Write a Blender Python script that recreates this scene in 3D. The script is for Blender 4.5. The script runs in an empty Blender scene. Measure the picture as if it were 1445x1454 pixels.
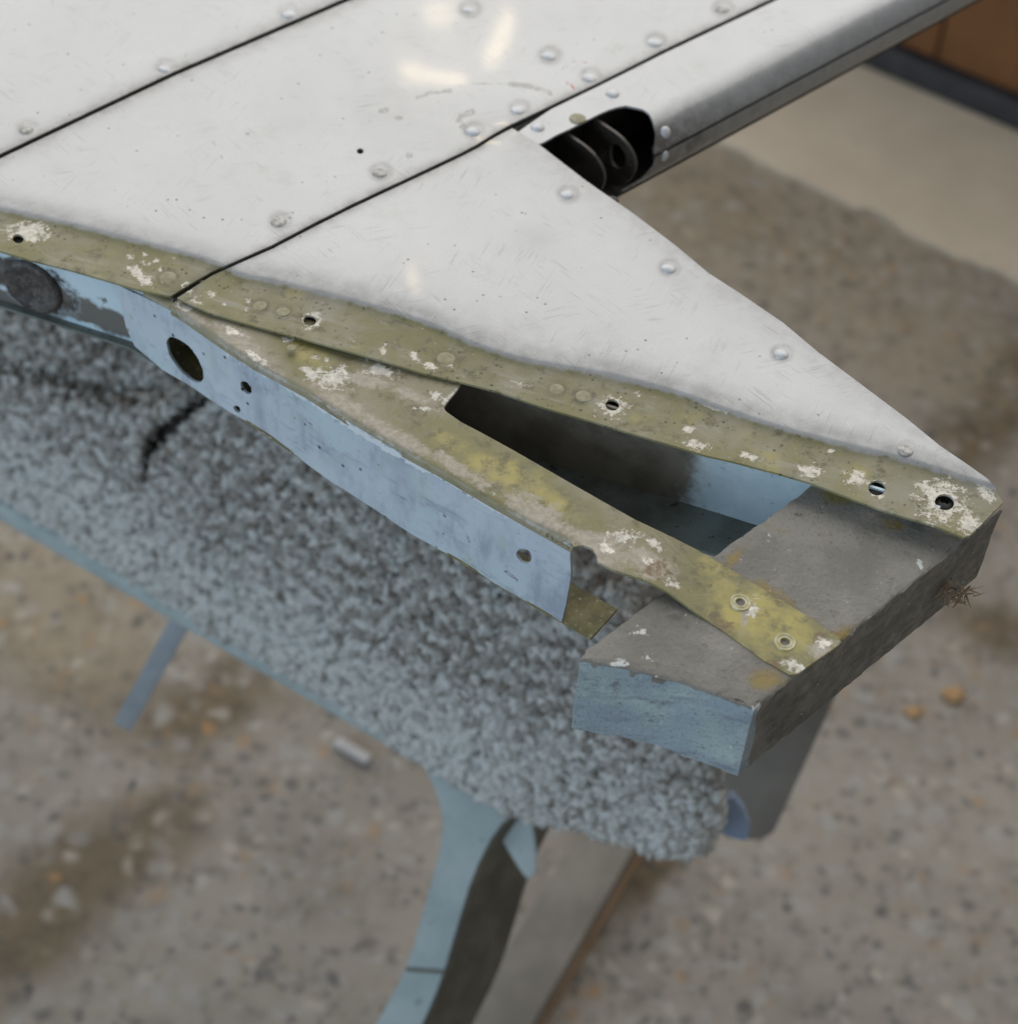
import bpy, bmesh, math, random
import numpy as np
from mathutils import Vector, Matrix
from mathutils.geometry import delaunay_2d_cdt

rng = np.random.default_rng(7)
random.seed(7)
SC = bpy.context.scene
COL = SC.collection

# ------------------------------------------------------------------ camera
F, DIST, WZ = 2529.0, 0.62, 0.80            # focal length in photo pixels, metres to the wing, height of the wing skin
_p, _r = math.radians(48.0), math.radians(3.6)
FW = np.array([0, math.cos(_p), -math.sin(_p)])
_u0 = np.array([0, math.sin(_p), math.cos(_p)]); _r0 = np.array([1.0, 0, 0])
RT = math.cos(_r) * _r0 + math.sin(_r) * _u0
UP = math.cos(_r) * _u0 - math.sin(_r) * _r0
CAM = np.array([0, 0, WZ]) - DIST * FW
cd = bpy.data.cameras.new('camera'); co = bpy.data.objects.new('camera', cd); COL.objects.link(co)
co.matrix_world = Matrix(((RT[0], UP[0], -FW[0], CAM[0]), (RT[1], UP[1], -FW[1], CAM[1]), (RT[2], UP[2], -FW[2], CAM[2]), (0, 0, 0, 1)))
cd.sensor_fit = 'VERTICAL'; cd.sensor_height = 36.0; cd.sensor_width = 36.0
cd.lens = 36.0 * F / 1454.0
cd.clip_start = 0.02; cd.clip_end = 60
cd.dof.use_dof = True; cd.dof.focus_distance = 0.645
cd.dof.aperture_fstop = cd.lens / 6.2       # a 6.2 mm wide pupil
SC.camera = co

# ------------------------------------------------------------------ light (workshop: pale bay light from behind and above, cool daylight from the front left)
world = bpy.data.worlds.new('World'); SC.world = world; world.use_nodes = True
bg = world.node_tree.nodes['Background']; bg.inputs[0].default_value = (0.93, 0.965, 1.0, 1); bg.inputs[1].default_value = 0.30

def area(name, loc, target, sx, sy, power, col):
    l = bpy.data.lights.new(name, 'AREA'); l.shape = 'RECTANGLE'; l.size = sx; l.size_y = sy; l.energy = power; l.color = col
    o = bpy.data.objects.new(name, l); COL.objects.link(o); o.location = loc
    o.rotation_euler = (Vector(target) - Vector(loc)).to_track_quat('-Z', 'Y').to_euler()
    return o
area('bay_light', (0.2, 2.9, 3.0), (0.0, 0.2, 0.8), 6.6, 4.6, 172, (1.0, 0.975, 0.945))
area('door_daylight', (-2.3, -1.9, 1.55), (0.0, 0.0, 0.75), 2.4, 1.8, 60, (0.60, 0.79, 1.0))
VS = SC.view_settings
VS.view_transform = 'Standard'; VS.look = 'None'; VS.exposure = 0.0; VS.gamma = 1.0; VS.use_curve_mapping = False

# ------------------------------------------------------------------ geometry helpers
def rays(p):
    p = np.atleast_2d(np.asarray(p, float))
    return FW + ((p[:, :1] - 722.5) / F) * RT - ((p[:, 1:2] - 727.0) / F) * UP

def at_z(p, z):                               # photo point -> point at height z (metres, relative to the wing skin)
    d = rays(p); z = np.broadcast_to(np.asarray(z, float), (len(d),))
    return CAM + d * ((z + WZ - CAM[2]) / d[:, 2])[:, None]

def on_plane(p, o, n):
    d = rays(p); t = ((o - CAM) @ n) / (d @ n)
    return CAM + d * t[:, None]

def project(P):
    v = np.atleast_2d(P) - CAM; w = v @ FW
    return np.stack([722.5 + F * (v @ RT) / w, 727.0 - F * (v @ UP) / w], 1)

def mirror_lamp(name, p, up, sx, sy, power):      # small ceiling lamps whose glints show in the skin
    q = CAM + rays([p])[0] * ((WZ - CAM[2]) / rays([p])[0][2]); d = q - CAM; d = d / np.linalg.norm(d); d[2] = -d[2]
    return area(name, tuple(q + d * (up / d[2])), tuple(q), sx, sy, power, (1.0, 0.78, 0.45))
mirror_lamp('tube_lamp', (612, 98), 1.9, .17, .010, .20)
mirror_lamp('spot_lamp', (704, 44), 1.9, .022, .07, .07)
mirror_lamp('spot_lamp', (592, 392), 1.9, .018, .06, .05)
mirror_lamp('spot_lamp', (632, 11), 1.9, .06, .012, .05)

def inside(pts, poly):
    x, y = pts[:, 0], pts[:, 1]; r = np.zeros(len(pts), bool); n = len(poly); j = n - 1
    for i in range(n):
        xi, yi = poly[i]; xj, yj = poly[j]
        if yi != yj:
            c = ((yi > y) != (yj > y)) & (x < (xj - xi) * (y - yi) / (yj - yi) + xi); r ^= c
        j = i
    return r

def seg_dist(pts, line, closed=False):
    L = list(line) + ([line[0]] if closed else []); d = np.full(len(pts), 1e9)
    for a, b in zip(L[:-1], L[1:]):
        a = np.array(a, float); b = np.array(b, float); v = b - a; l2 = max(v @ v, 1e-12)
        t = np.clip(((pts - a) @ v) / l2, 0, 1)
        d = np.minimum(d, np.linalg.norm(pts - a - t[:, None] * v, axis=1))
    return d

def resample(poly, step, closed=True):
    out = []; n = len(poly)
    for i in range(n if closed else n - 1):
        a = np.array(poly[i], float); b = np.array(poly[(i + 1) % n], float)
        k = max(1, int(np.ceil(np.linalg.norm(b - a) / step)))
        for j in range(k): out.append(a + (b - a) * j / k)
    if not closed: out.append(np.array(poly[-1], float))
    return np.array(out)

def smooth_poly(poly, it=2, closed=False):    # Chaikin corner cutting
    P = [np.array(p, float) for p in poly]
    for _ in range(it):
        Q = []; n = len(P)
        if not closed: Q.append(P[0])
        for i in range(n if closed else n - 1):
            a, b = P[i], P[(i + 1) % n]; Q += [a * .75 + b * .25, a * .25 + b * .75]
        if not closed: Q.append(P[-1])
        P = Q
    return [tuple(p) for p in P]

def ellipse(cx, cy, rx, ry=None, rot=0, n=20):
    ry = ry or rx; c, s = math.cos(rot), math.sin(rot)
    return [(cx + rx * math.cos(t) * c - ry * math.sin(t) * s, cy + rx * math.cos(t) * s + ry * math.sin(t) * c) for t in np.linspace(0, 2 * math.pi, n, endpoint=False)]

def sstep(a, b, x):
    t = np.clip((np.asarray(x, float) - a) / (b - a), 0, 1); return t * t * (3 - 2 * t)

def link(name, me, mat, parent=None, loc=None):
    o = bpy.data.objects.new(name, me); COL.objects.link(o)
    if mat is not None and len(me.materials) == 0: me.materials.append(mat)
    if loc is not None: o.location = loc
    if parent is not None:
        o.parent = parent; o.matrix_parent_inverse = world_of(parent).inverted()
    return o

def world_of(o):
    m = o.matrix_basis.copy()
    return m if o.parent is None else world_of(o.parent) @ o.matrix_parent_inverse @ m

def tag(o, label, cat, group=None, kind=None):
    o['label'] = label; o['category'] = cat
    if group: o['group'] = group
    if kind: o['kind'] = kind
    return o

def from_arrays(name, V, T, mat, parent=None, attrs=None, smooth=40):
    V = np.asarray(V, float); c = V.mean(0); me = bpy.data.meshes.new(name)
    me.from_pydata([tuple(v) for v in (V - c)], [], [tuple(int(i) for i in t) for t in T])
    if attrs:
        for k, a in attrs.items():
            at = me.attributes.new(k, 'FLOAT', 'POINT'); at.data.foreach_set('value', np.ascontiguousarray(a, dtype=np.float32))
    me.update()
    if smooth:
        me.polygons.foreach_set('use_smooth', [True] * len(me.polygons)); me.set_sharp_from_angle(angle=math.radians(smooth))
    return link(name, me, mat, parent, Vector(c))

def triangulate(outline, holes, step):
    """2-D constrained triangulation of an outline with holes and an inner grid."""
    O = resample(outline, step); H = [resample(h, step) for h in holes]
    pts = [O] + H; edges = []; base = 0
    for loop in pts:
        n = len(loop); edges += [(base + i, base + (i + 1) % n) for i in range(n)]; base += n
    lo, hi = O.min(0), O.max(0)
    gx, gy = np.meshgrid(np.arange(lo[0], hi[0], step), np.arange(lo[1], hi[1], step * .87))
    gx = gx + (np.arange(gx.shape[0]) % 2)[:, None] * step * .5
    G = np.stack([gx.ravel(), gy.ravel()], 1); G = G[inside(G, O)]
    G = G[seg_dist(G, O, True) > step * .45]
    for h in H:
        G = G[~inside(G, h)]; G = G[seg_dist(G, h, True) > step * .35]
    P = np.concatenate(pts + [G])
    r = delaunay_2d_cdt([Vector(p) for p in P], edges, [], 0, 1e-5)
    V = np.array([tuple(v) for v in r[0]]); T = np.array([f for f in r[2] if len(f) == 3])
    cen = V[T].mean(1); keep = inside(cen, O)
    for h in H: keep &= ~inside(cen, h)
    T = T[keep]
    a = V[T]; ar = (a[:, 1, 0] - a[:, 0, 0]) * (a[:, 2, 1] - a[:, 0, 1]) - (a[:, 1, 1] - a[:, 0, 1]) * (a[:, 2, 0] - a[:, 0, 0])
    T = np.where((ar < 0)[:, None], T, T[:, ::-1])          # photo y runs down, so this faces the viewer
    return V, T

def sheet(name, outline, surf, mat, parent=None, holes=(), step=8, thick=0.001, into=(0, 0, -1), attrs=None, smooth=40):
    """A sheet of metal cut to an outline, laid on a surface and given thickness."""
    V2, T = triangulate(outline, holes, step)
    top = surf(V2); bot = top + np.asarray(into, float) * thick; n = len(top)
    E = {}
    for t in T:
        for a, b in ((t[0], t[1]), (t[1], t[2]), (t[2], t[0])): E[(a, b)] = 1
    side = [(a, a + n, b + n, b) for (a, b) in E if (b, a) not in E]
    A = {k: np.tile(f(V2), 2) for k, f in (attrs or {}).items()}
    return from_arrays(name, np.concatenate([top, bot]), [tuple(t) for t in T] + [tuple(t[::-1] + n) for t in T] + side, mat, parent, A, smooth)

def prism(name, topP, botP, mat, parent=None, bevel=0.0):
    n = len(topP); bm = bmesh.new()
    vs = [bm.verts.new(p) for p in topP] + [bm.verts.new(p) for p in botP]
    bm.faces.new(vs[:n]); bm.faces.new(vs[n:][::-1])
    for i in range(n): bm.faces.new((vs[i], vs[n + i], vs[n + (i + 1) % n], vs[(i + 1) % n]))
    bmesh.ops.recalc_face_normals(bm, faces=bm.faces)
    if bevel: bmesh.ops.bevel(bm, geom=bm.edges[:], offset=bevel, segments=2, affect='EDGES', profile=.6)
    me = bpy.data.meshes.new(name); c = np.mean(np.concatenate([topP, botP]), 0)
    for v in bm.verts: v.co -= Vector(c)
    bm.to_mesh(me); bm.free()
    me.polygons.foreach_set('use_smooth', [True] * len(me.polygons)); me.set_sharp_from_angle(angle=math.radians(35))
    return link(name, me, mat, parent, Vector(c))

def bar(name, a, b, w, h, mat, parent=None, up=(0, 0, 1), bevel=0.002):
    a, b = np.array(a, float), np.array(b, float); e = (b - a) / np.linalg.norm(b - a)
    s = np.cross(e, up); s /= np.linalg.norm(s); t = np.cross(s, e)
    q = lambda c: [c + s * w / 2 + t * h / 2, c - s * w / 2 + t * h / 2, c - s * w / 2 - t * h / 2, c + s * w / 2 - t * h / 2]
    return prism(name, q(a), q(b), mat, parent, bevel)

def lathe(name, prof, n=20):
    V = []; T = []; k = len(prof)
    for i in range(n):
        a = 2 * math.pi * i / n
        V += [(r * math.cos(a), r * math.sin(a), z) for r, z in prof]
    for i in range(n):
        j = (i + 1) % n
        for m in range(k - 1): T.append((i * k + m, j * k + m, j * k + m + 1, i * k + m + 1))
    me = bpy.data.meshes.new(name); me.from_pydata(V, [], T); bm = bmesh.new(); bm.from_mesh(me)
    bmesh.ops.remove_doubles(bm, verts=bm.verts, dist=1e-6); bmesh.ops.recalc_face_normals(bm, faces=bm.faces)
    bm.to_mesh(me); bm.free()
    me.polygons.foreach_set('use_smooth', [True] * len(me.polygons)); me.set_sharp_from_angle(angle=math.radians(50))
    return me

# fields painted in the plane of a sheet: blobs and lines whose edge the material then breaks up
def blobs(lst):
    def f(P):
        v = np.full(len(P), -1.0)
        for b in lst:
            if len(b) == 2:                                    # polyline, half width
                line, w = b; v = np.maximum(v, 1 - seg_dist(P, line) / w)
            else:
                cx, cy, rx, ry, rot = b; c, s = math.cos(rot), math.sin(rot)
                dx, dy = P[:, 0] - cx, P[:, 1] - cy
                v = np.maximum(v, 1 - np.hypot((dx * c + dy * s) / rx, (-dx * s + dy * c) / ry))
        return v
    return f

# ------------------------------------------------------------------ material helpers
class MN:
    def __init__(s, name):
        s.m = bpy.data.materials.new(name); s.m.use_nodes = True; s.t = s.m.node_tree; s.n = s.t.nodes; s.n.clear()
        s.out = s.n.new('ShaderNodeOutputMaterial'); s.b = s.n.new('ShaderNodeBsdfPrincipled'); s.t.links.new(s.b.outputs[0], s.out.inputs[0])
        s.co = s.n.new('ShaderNodeTexCoord').outputs['Object']
    def put(s, sock, v):
        if isinstance(v, (int, float)): sock.default_value = v
        elif isinstance(v, tuple): sock.default_value = v if len(v) != 3 or sock.type == 'VECTOR' else (*v, 1)
        else: s.t.links.new(v, sock)
    def math(s, op, a, b=0.0, c=0.0, clamp=False):
        n = s.n.new('ShaderNodeMath'); n.operation = op; n.use_clamp = clamp
        for i, v in enumerate((a, b, c)): s.put(n.inputs[i], v)
        return n.outputs[0]
    def mapped(s, scale=(1, 1, 1), rot=(0, 0, 0)):
        r = s.n.new('ShaderNodeMapping'); s.put(r.inputs[0], s.co); r.inputs['Rotation'].default_value = rot
        n = s.n.new('ShaderNodeMapping'); s.put(n.inputs[0], r.outputs[0]); n.inputs['Scale'].default_value = scale
        return n.outputs[0]
    def noise(s, scale, detail=4, rough=.6, co=None, dist=0.0):
        n = s.n.new('ShaderNodeTexNoise'); s.put(n.inputs['Vector'], co or s.co); n.inputs['Scale'].default_value = scale
        n.inputs['Detail'].default_value = detail; n.inputs['Roughness'].default_value = rough; n.inputs['Distortion'].default_value = dist
        return n.outputs['Fac']
    def vor(s, scale, feat='F1', co=None, out='Distance', rnd=1.0):
        n = s.n.new('ShaderNodeTexVoronoi'); n.feature = feat; s.put(n.inputs['Vector'], co or s.co); n.inputs['Scale'].default_value = scale
        n.inputs['Randomness'].default_value = rnd
        return n.outputs[out]
    def attr(s, name):
        n = s.n.new('ShaderNodeAttribute'); n.attribute_name = name; return n.outputs['Fac']
    def ramp(s, v, a, b, lo=0.0, hi=1.0):
        n = s.n.new('ShaderNodeMapRange'); n.interpolation_type = 'SMOOTHSTEP'; s.put(n.inputs[0], v)
        n.inputs[1].default_value = a; n.inputs[2].default_value = b; n.inputs[3].default_value = lo; n.inputs[4].default_value = hi
        return n.outputs[0]
    def mix(s, f, a, b, mode='MIX'):
        n = s.n.new('ShaderNodeMix'); n.data_type = 'RGBA'; n.blend_type = mode
        s.put(n.inputs[0], f); s.put(n.inputs[6], a); s.put(n.inputs[7], b); return n.outputs[2]
    def mixf(s, f, a, b):
        n = s.n.new('ShaderNodeMix'); n.data_type = 'FLOAT'; s.put(n.inputs[0], f); s.put(n.inputs[2], a); s.put(n.inputs[3], b); return n.outputs[0]
    def bump(s, h, strength=.3, dist=.0005, normal=None):
        n = s.n.new('ShaderNodeBump'); s.put(n.inputs['Height'], h); n.inputs['Strength'].default_value = strength; n.inputs['Distance'].default_value = dist
        if normal is not None: s.put(n.inputs['Normal'], normal)
        return n.outputs[0]
    def done(s, col, rough=.5, metal=0.0, normal=None, **kw):
        s.put(s.b.inputs['Base Color'], col); s.put(s.b.inputs['Roughness'], rough); s.put(s.b.inputs['Metallic'], metal)
        if normal is not None: s.put(s.b.inputs['Normal'], normal)
        for k, v in kw.items(): s.put(s.b.inputs[k], v)
        return s.m

OLIVE, OLIVE_Y, OLIVE_D = (.205, .183, .070), (.41, .34, .095), (.12, .105, .045)
CHIP, PINKGREY = (.60, .565, .48), (.27, .235, .15)

def scratches(M, lo=.70):
    """fine random hairlines in several directions, in patches"""
    s = None
    for k, (ang, sc) in enumerate(((.35, 1500), (1.2, 1700), (2.35, 1400))):
        v = M.noise(1.0, 1, .5, M.mapped((sc, sc * .035, sc * .035), (0, 0, ang)))
        p = M.noise(30 + 9 * k, 2, .5, M.mapped((1, 1, 1), (0, 0, ang + k)))
        m = M.math('MULTIPLY', M.ramp(v, lo, lo + .05), M.ramp(p, .5, .62))
        s = m if s is None else M.math('MAXIMUM', s, m)
    return s

def mat_skin():
    M = MN('worn_skin_metal')
    n1, n2, n3 = M.noise(9, 5, .6), M.noise(160, 5, .65), M.noise(520, 4, .6)
    bare = M.mix(M.ramp(n1, .35, .65), (.405, .407, .405), (.445, .447, .445))
    bare = M.mix(M.ramp(n2, .62, .8), bare, (.345, .34, .33))
    bare = M.mix(M.ramp(M.noise(1500, 2, .5), .3, .7, 0, .5), bare, (.375, .372, .365))
    scr = scratches(M, .64)
    bare = M.mix(M.math('MULTIPLY', scr, .38), bare, (.20, .19, .18))
    speck = M.math('MULTIPLY', M.ramp(M.vor(170), .12, .05), M.ramp(M.noise(45, 2), .50, .60))
    bare = M.mix(speck, bare, (.07, .06, .05))
    # grime in seams and round the rivets, plus painted shade on the flange shoulder
    g = M.math('MULTIPLY', M.attr('grime_shade'), M.ramp(M.noise(120, 5, .7), .25, .75, .35, 1.0), clamp=True)
    bare = M.mix(M.math('MULTIPLY', g, .9), bare, (.085, .07, .05))
    # scuffs with their own outline
    sc = M.ramp(M.math('ADD', M.attr('scuff'), M.math('MULTIPLY', M.math('SUBTRACT', n2, .5), 1.6)), .35, .45)
    bare = M.mix(M.math('MULTIPLY', sc, M.ramp(n3, .3, .6, .15, .75)), bare, (.20, .195, .18))
    bare = M.mix(M.ramp(M.noise(28, 6, .72), .56, .74, 0, .42), bare, (.30, .295, .275))
    red = M.ramp(M.attr('red'), .3, .5)
    bare = M.mix(red, bare, (.30, .05, .03))
    ol = M.mix(M.ramp(M.noise(24, 5, .65), .40, .68), OLIVE, (.29, .265, .19))
    ol = M.mix(M.ramp(M.noise(55, 4, .6), .54, .78, 0, .6), ol, OLIVE_Y)
    ol = M.mix(M.ramp(n2, .52, .70), ol, OLIVE_D)
    ol = M.mix(M.ramp(M.noise(1.0, 5, .7, M.mapped((35, 160, 80), (0, 0, .32))), .52, .72, 0, .7), ol, (.33, .31, .245))
    ol = M.mix(M.math('MULTIPLY', scratches(M, .66), .35), ol, (.36, .335, .25))
    ol = M.mix(M.ramp(n3, .66, .74), ol, (.42, .39, .31))
    ol = M.mix(M.math('MULTIPLY', M.ramp(M.vor(330), .30, .12), M.ramp(M.noise(75, 3), .46, .62)), ol, (.06, .05, .025))
    o = M.ramp(M.math('ADD', M.attr('olive'), M.math('MULTIPLY', M.math('SUBTRACT', n2, .5), .9)), .30, .70)
    ol = M.mix(M.math('MULTIPLY', g, .8), ol, (.055, .05, .03))
    ch = M.ramp(M.math('ADD', M.attr('chip'), M.math('MULTIPLY', M.math('SUBTRACT', M.noise(380, 6, .82), .5), 3.4)), .5, .60)
    ol = M.mix(ch, ol, M.mix(M.ramp(n3, .4, .6), CHIP, (.48, .44, .37)))
    col = M.mix(o, bare, ol)
    met = M.mixf(o, M.math('SUBTRACT', .42, M.math('MULTIPLY', g, .3)), M.math('MULTIPLY', ch, .2))
    rough = M.mixf(o, M.math('ADD', .34, M.math('MULTIPLY', n2, .14)), M.mixf(ch, .55, .45))
    h = M.math('SUBTRACT', M.math('MULTIPLY', n2, .25), M.math('MULTIPLY', M.math('MULTIPLY', ch, o), .7))
    nm = M.bump(M.math('SUBTRACT', h, M.math('MULTIPLY', scr, .4)), .35, .0003)
    return M.done(col, rough, met, nm, **{'Coat Weight': M.math('MULTIPLY', M.math('SUBTRACT', 1.0, o), .6), 'Coat Roughness': .06, 'Coat Normal': M.bump(M.math('ADD', M.math('MULTIPLY', n2, .08), M.noise(22, 2)), .06, .0008)})

def mat_olive():
    M = MN('chromate_primer')
    n2, n3 = M.noise(170, 5, .65), M.noise(480, 4, .65)
    tone = M.math('ADD', M.attr('tone'), M.math('MULTIPLY', M.math('SUBTRACT', M.noise(60, 5, .65), .5), 1.6))
    col = M.mix(M.ramp(tone, .15, .75), PINKGREY, OLIVE)
    col = M.mix(M.ramp(tone, .75, 1.25), col, OLIVE_Y)
    col = M.mix(M.ramp(M.noise(38, 6, .7), .5, .72, 0, .6), col, (.20, .185, .12))
    col = M.mix(M.ramp(n2, .50, .70, 0, .85), col, OLIVE_D)
    col = M.mix(M.math('MULTIPLY', scratches(M, .66), .35), col, (.38, .345, .25))
    pk = M.ramp(M.math('ADD', M.attr('bare'), M.math('MULTIPLY', M.math('SUBTRACT', M.noise(190, 6, .8), .5), 2.4)), .25, .55)
    col = M.mix(pk, col, M.mix(M.ramp(n3, .35, .65), (.37, .33, .265), (.28, .25, .195)))
    ru = M.ramp(M.math('ADD', M.attr('rust'), M.math('MULTIPLY', M.math('SUBTRACT', n2, .5), 2.2)), .45, .6)
    col = M.mix(M.math('MULTIPLY', ru, M.ramp(n3, .35, .65, .2, .8)), col, (.15, .085, .035))
    ch = M.ramp(M.math('ADD', M.attr('chip'), M.math('MULTIPLY', M.math('SUBTRACT', M.noise(400, 6, .82), .5), 3.8)), .5, .60)
    col = M.mix(ch, col, M.mix(M.ramp(n3, .4, .6), (.70, .66, .57), (.52, .47, .40)))
    col = M.mix(M.ramp(n3, .68, .74), col, (.08, .07, .05))
    h = M.math('SUBTRACT', M.math('MULTIPLY', n2, .3), M.math('MULTIPLY', ch, .7))
    return M.done(col, M.mixf(ch, .52, .42), M.math('MULTIPLY', pk, .25), M.bump(h, .4, .0003))

def mat_web():
    M = MN('pale_blue_grey_paint')
    n1, n2, n3 = M.noise(22, 5, .6), M.noise(120, 5, .7), M.noise(420, 4, .65)
    col = M.mix(M.ramp(n1, .35, .65), (.47, .56, .59), (.46, .52, .585))
    col = M.mix(M.ramp(M.noise(45, 4, .6), .55, .7), col, (.41, .51, .47))
    st = M.noise(1.0, 4, .6, M.mapped((140, 30, 60), (0, 0, -.58)))
    col = M.mix(M.ramp(st, .58, .74, 0, .6), col, (.21, .22, .27))
    col = M.mix(M.ramp(n2, .62, .74, 0, .6), col, (.24, .245, .27))
    sm = M.noise(1.0, 5, .7, M.mapped((55, 14, 20), (0, 0, .58)))
    col = M.mix(M.ramp(sm, .46, .66, 0, .85), col, (.30, .345, .41))
    s2 = M.noise(1.0, 6, .75, M.mapped((30, 190, 150), (0, 0, .58)))
    col = M.mix(M.ramp(s2, .54, .66, 0, .6), col, (.22, .245, .28))
    col = M.mix(M.ramp(M.noise(300, 5, .8), .56, .70, 0, .7), col, (.25, .28, .31))
    col = M.mix(M.ramp(M.noise(14, 4, .6), .5, .68, 0, .7), col, (.56, .62, .66))
    sp = M.math('MULTIPLY', M.ramp(M.vor(150), .16, .07), M.ramp(M.noise(60, 2), .44, .58))
    col = M.mix(sp, col, (.06, .055, .055))
    rd = M.ramp(M.math('ADD', M.attr('red'), M.math('MULTIPLY', M.math('SUBTRACT', n2, .5), 1.5)), .4, .5)
    col = M.mix(M.math('MULTIPLY', rd, M.ramp(n3, .4, .6, .15, .8)), col, (.13, .075, .075))
    ch = M.ramp(M.math('ADD', M.attr('chip'), M.math('MULTIPLY', M.math('SUBTRACT', M.noise(250, 5, .72), .5), 2.6)), .44, .5)
    col = M.mix(ch, col, (.66, .70, .72))
    return M.done(col, .42, .15, M.bump(M.math('ADD', n2, M.math('MULTIPLY', n3, .4)), .3, .0003))

def mat_block():
    M = MN('weathered_block')
    n1, n2, n3 = M.noise(28, 5, .65), M.noise(140, 5, .7), M.noise(480, 4, .65)
    col = M.mix(M.ramp(n1, .36, .64), (.17, .157, .133), (.25, .232, .20))
    col = M.mix(M.ramp(n2, .58, .74), col, (.10, .092, .078))
    yl = M.ramp(M.math('ADD', M.attr('yellow'), M.math('MULTIPLY', M.math('SUBTRACT', M.noise(70, 5), .5), 1.4)), .1, .8)
    col = M.mix(yl, col, (.25, .18, .05))
    bl = M.ramp(M.math('ADD', M.attr('blue'), M.math('MULTIPLY', M.math('SUBTRACT', n2, .5), 1.2)), .4, .55)
    st = M.noise(1.0, 6, .75, M.mapped((60, 60, 230), (.25, .2, 0)))
    bc = M.mix(M.ramp(n1, .4, .62), (.26, .315, .345), (.30, .37, .355))
    bc = M.mix(M.ramp(M.noise(60, 6, .75), .48, .7), bc, (.36, .42, .40))
    bc = M.mix(M.ramp(st, .48, .72, 0, .8), bc, (.16, .18, .215))
    bc = M.mix(M.ramp(n2, .6, .72), bc, (.16, .18, .19))
    col = M.mix(bl, col, bc)
    col = M.mix(M.ramp(M.noise(700, 3, .7), .56, .70, 0, .6), col, (.10, .095, .085))
    col = M.mix(M.math('MULTIPLY', scratches(M, .66), .22), col, (.32, .31, .28))
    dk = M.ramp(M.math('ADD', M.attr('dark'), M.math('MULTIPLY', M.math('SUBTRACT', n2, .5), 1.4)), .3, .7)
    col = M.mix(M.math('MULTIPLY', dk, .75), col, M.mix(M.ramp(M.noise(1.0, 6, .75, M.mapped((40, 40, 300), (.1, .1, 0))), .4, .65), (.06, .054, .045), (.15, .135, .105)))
    ch = M.ramp(M.math('ADD', M.attr('chip'), M.math('MULTIPLY', M.math('SUBTRACT', M.noise(300, 5, .72), .5), 2.6)), .46, .5)
    col = M.mix(ch, col, (.60, .60, .57))
    return M.done(col, .6, 0.0, M.bump(M.math('ADD', n2, n3), .8, .0007))

def mat_plain(name, c1, c2, scale=80, rough=.5, metal=0.0, bump=.3, spec=None):
    M = MN(name); n = M.noise(scale, 5, .65); col = M.mix(M.ramp(n, .35, .68), c1, c2)
    if spec: col = M.mix(M.ramp(M.noise(scale * 4, 4, .6), .6, .7), col, spec)
    return M.done(col, rough, metal, M.bump(n, bump, .0005))

SKIN, OLV, WEB, BLOCK = mat_skin(), mat_olive(), mat_web(), mat_block()
RIVET = mat_plain('rivet_aluminium', (.60, .61, .63), (.46, .455, .44), 260, .40, .25, .3)
FLUSH = mat_plain('primed_rivet', (.22, .195, .095), (.30, .275, .18), 260, .5, .1, .3, (.14, .125, .07))
RING = mat_plain('brass_primed_ring', (.33, .29, .13), (.45, .42, .30), 300, .45, .3, .3)
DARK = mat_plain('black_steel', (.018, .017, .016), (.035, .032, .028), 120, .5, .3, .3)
JOINT = mat_plain('joint_sealant', (.012, .012, .012), (.03, .027, .022), 200, .7)
INNER = mat_plain('inner_blue_grey_metal', (.25, .30, .31), (.33, .385, .385), 45, .42, .2, .3, (.17, .18, .17))
OLDARK = mat_plain('grimy_olive_metal', (.14, .12, .05), (.24, .21, .09), 130, .55, .1, .5, (.45, .40, .33))

# ------------------------------------------------------------------ the wing section
WING = bpy.data.objects.new('wing_section', None); COL.objects.link(WING); WING.location = (0.0, 0.05, WZ - .045)
tag(WING, 'bare metal wing section with olive flange, pale blue rib and grey end block', 'wing')

SEAM1 = [(-160, 294), (0, 222), (249, 104), (484, 3), (720, -98), (1100, -261)]
SEAM2 = [(246, 419), (301, 388), (387, 350), (450, 317), (500, 292), (613, 239), (655, 219), (678, 207), (700, 193), (723, 180), (782, 152), (851, 119), (950, 69), (1096, 0), (1290, -92), (1650, -262)]
JOG = np.array([(-160, 262), (0, 298), (114, 324), (187, 343), (242, 357), (311, 376), (332, 391), (391, 402), (500, 429), (588, 455), (623, 468), (671, 492), (744, 515), (844, 531), (896, 543), (965, 562), (1012, 579), (1050, 592), (1090, 606), (1136, 619), (1198, 635), (1248, 647), (1285, 656), (1325, 669), (1356, 679), (1402, 692), (1500, 718)], float)
FLG = [(-160, 312), (0, 356), (52, 371), (104, 384), (159, 400), (197, 411), (239, 420), (298, 444), (346, 458), (415, 477), (500, 500), (550, 514), (602, 530), (657, 543), (706, 556), (730, 564), (771, 578), (844, 599), (889, 613), (948, 630), (1000, 646), (1040, 655), (1108, 673), (1155, 687), (1248, 723), (1334, 749), (1368, 763)]
TIPEDGE = [(1377, 760), (1423, 714), (1412, 692), (1402, 680), (1368, 656), (1334, 633), (1285, 593), (1229, 551), (1161, 500), (1111, 458), (1051, 417), (1006, 388), (957, 347), (900, 304), (886, 294), (848, 268), (827, 253), (761, 202), (727, 182)]

_j = np.array(smooth_poly([tuple(q) for q in JOG], 2)); JOG = _j
def jog_d(P): return (P[:, 1] - np.interp(P[:, 0], JOG[:, 0], JOG[:, 1])) * .965     # + below the shoulder of the flange

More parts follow.
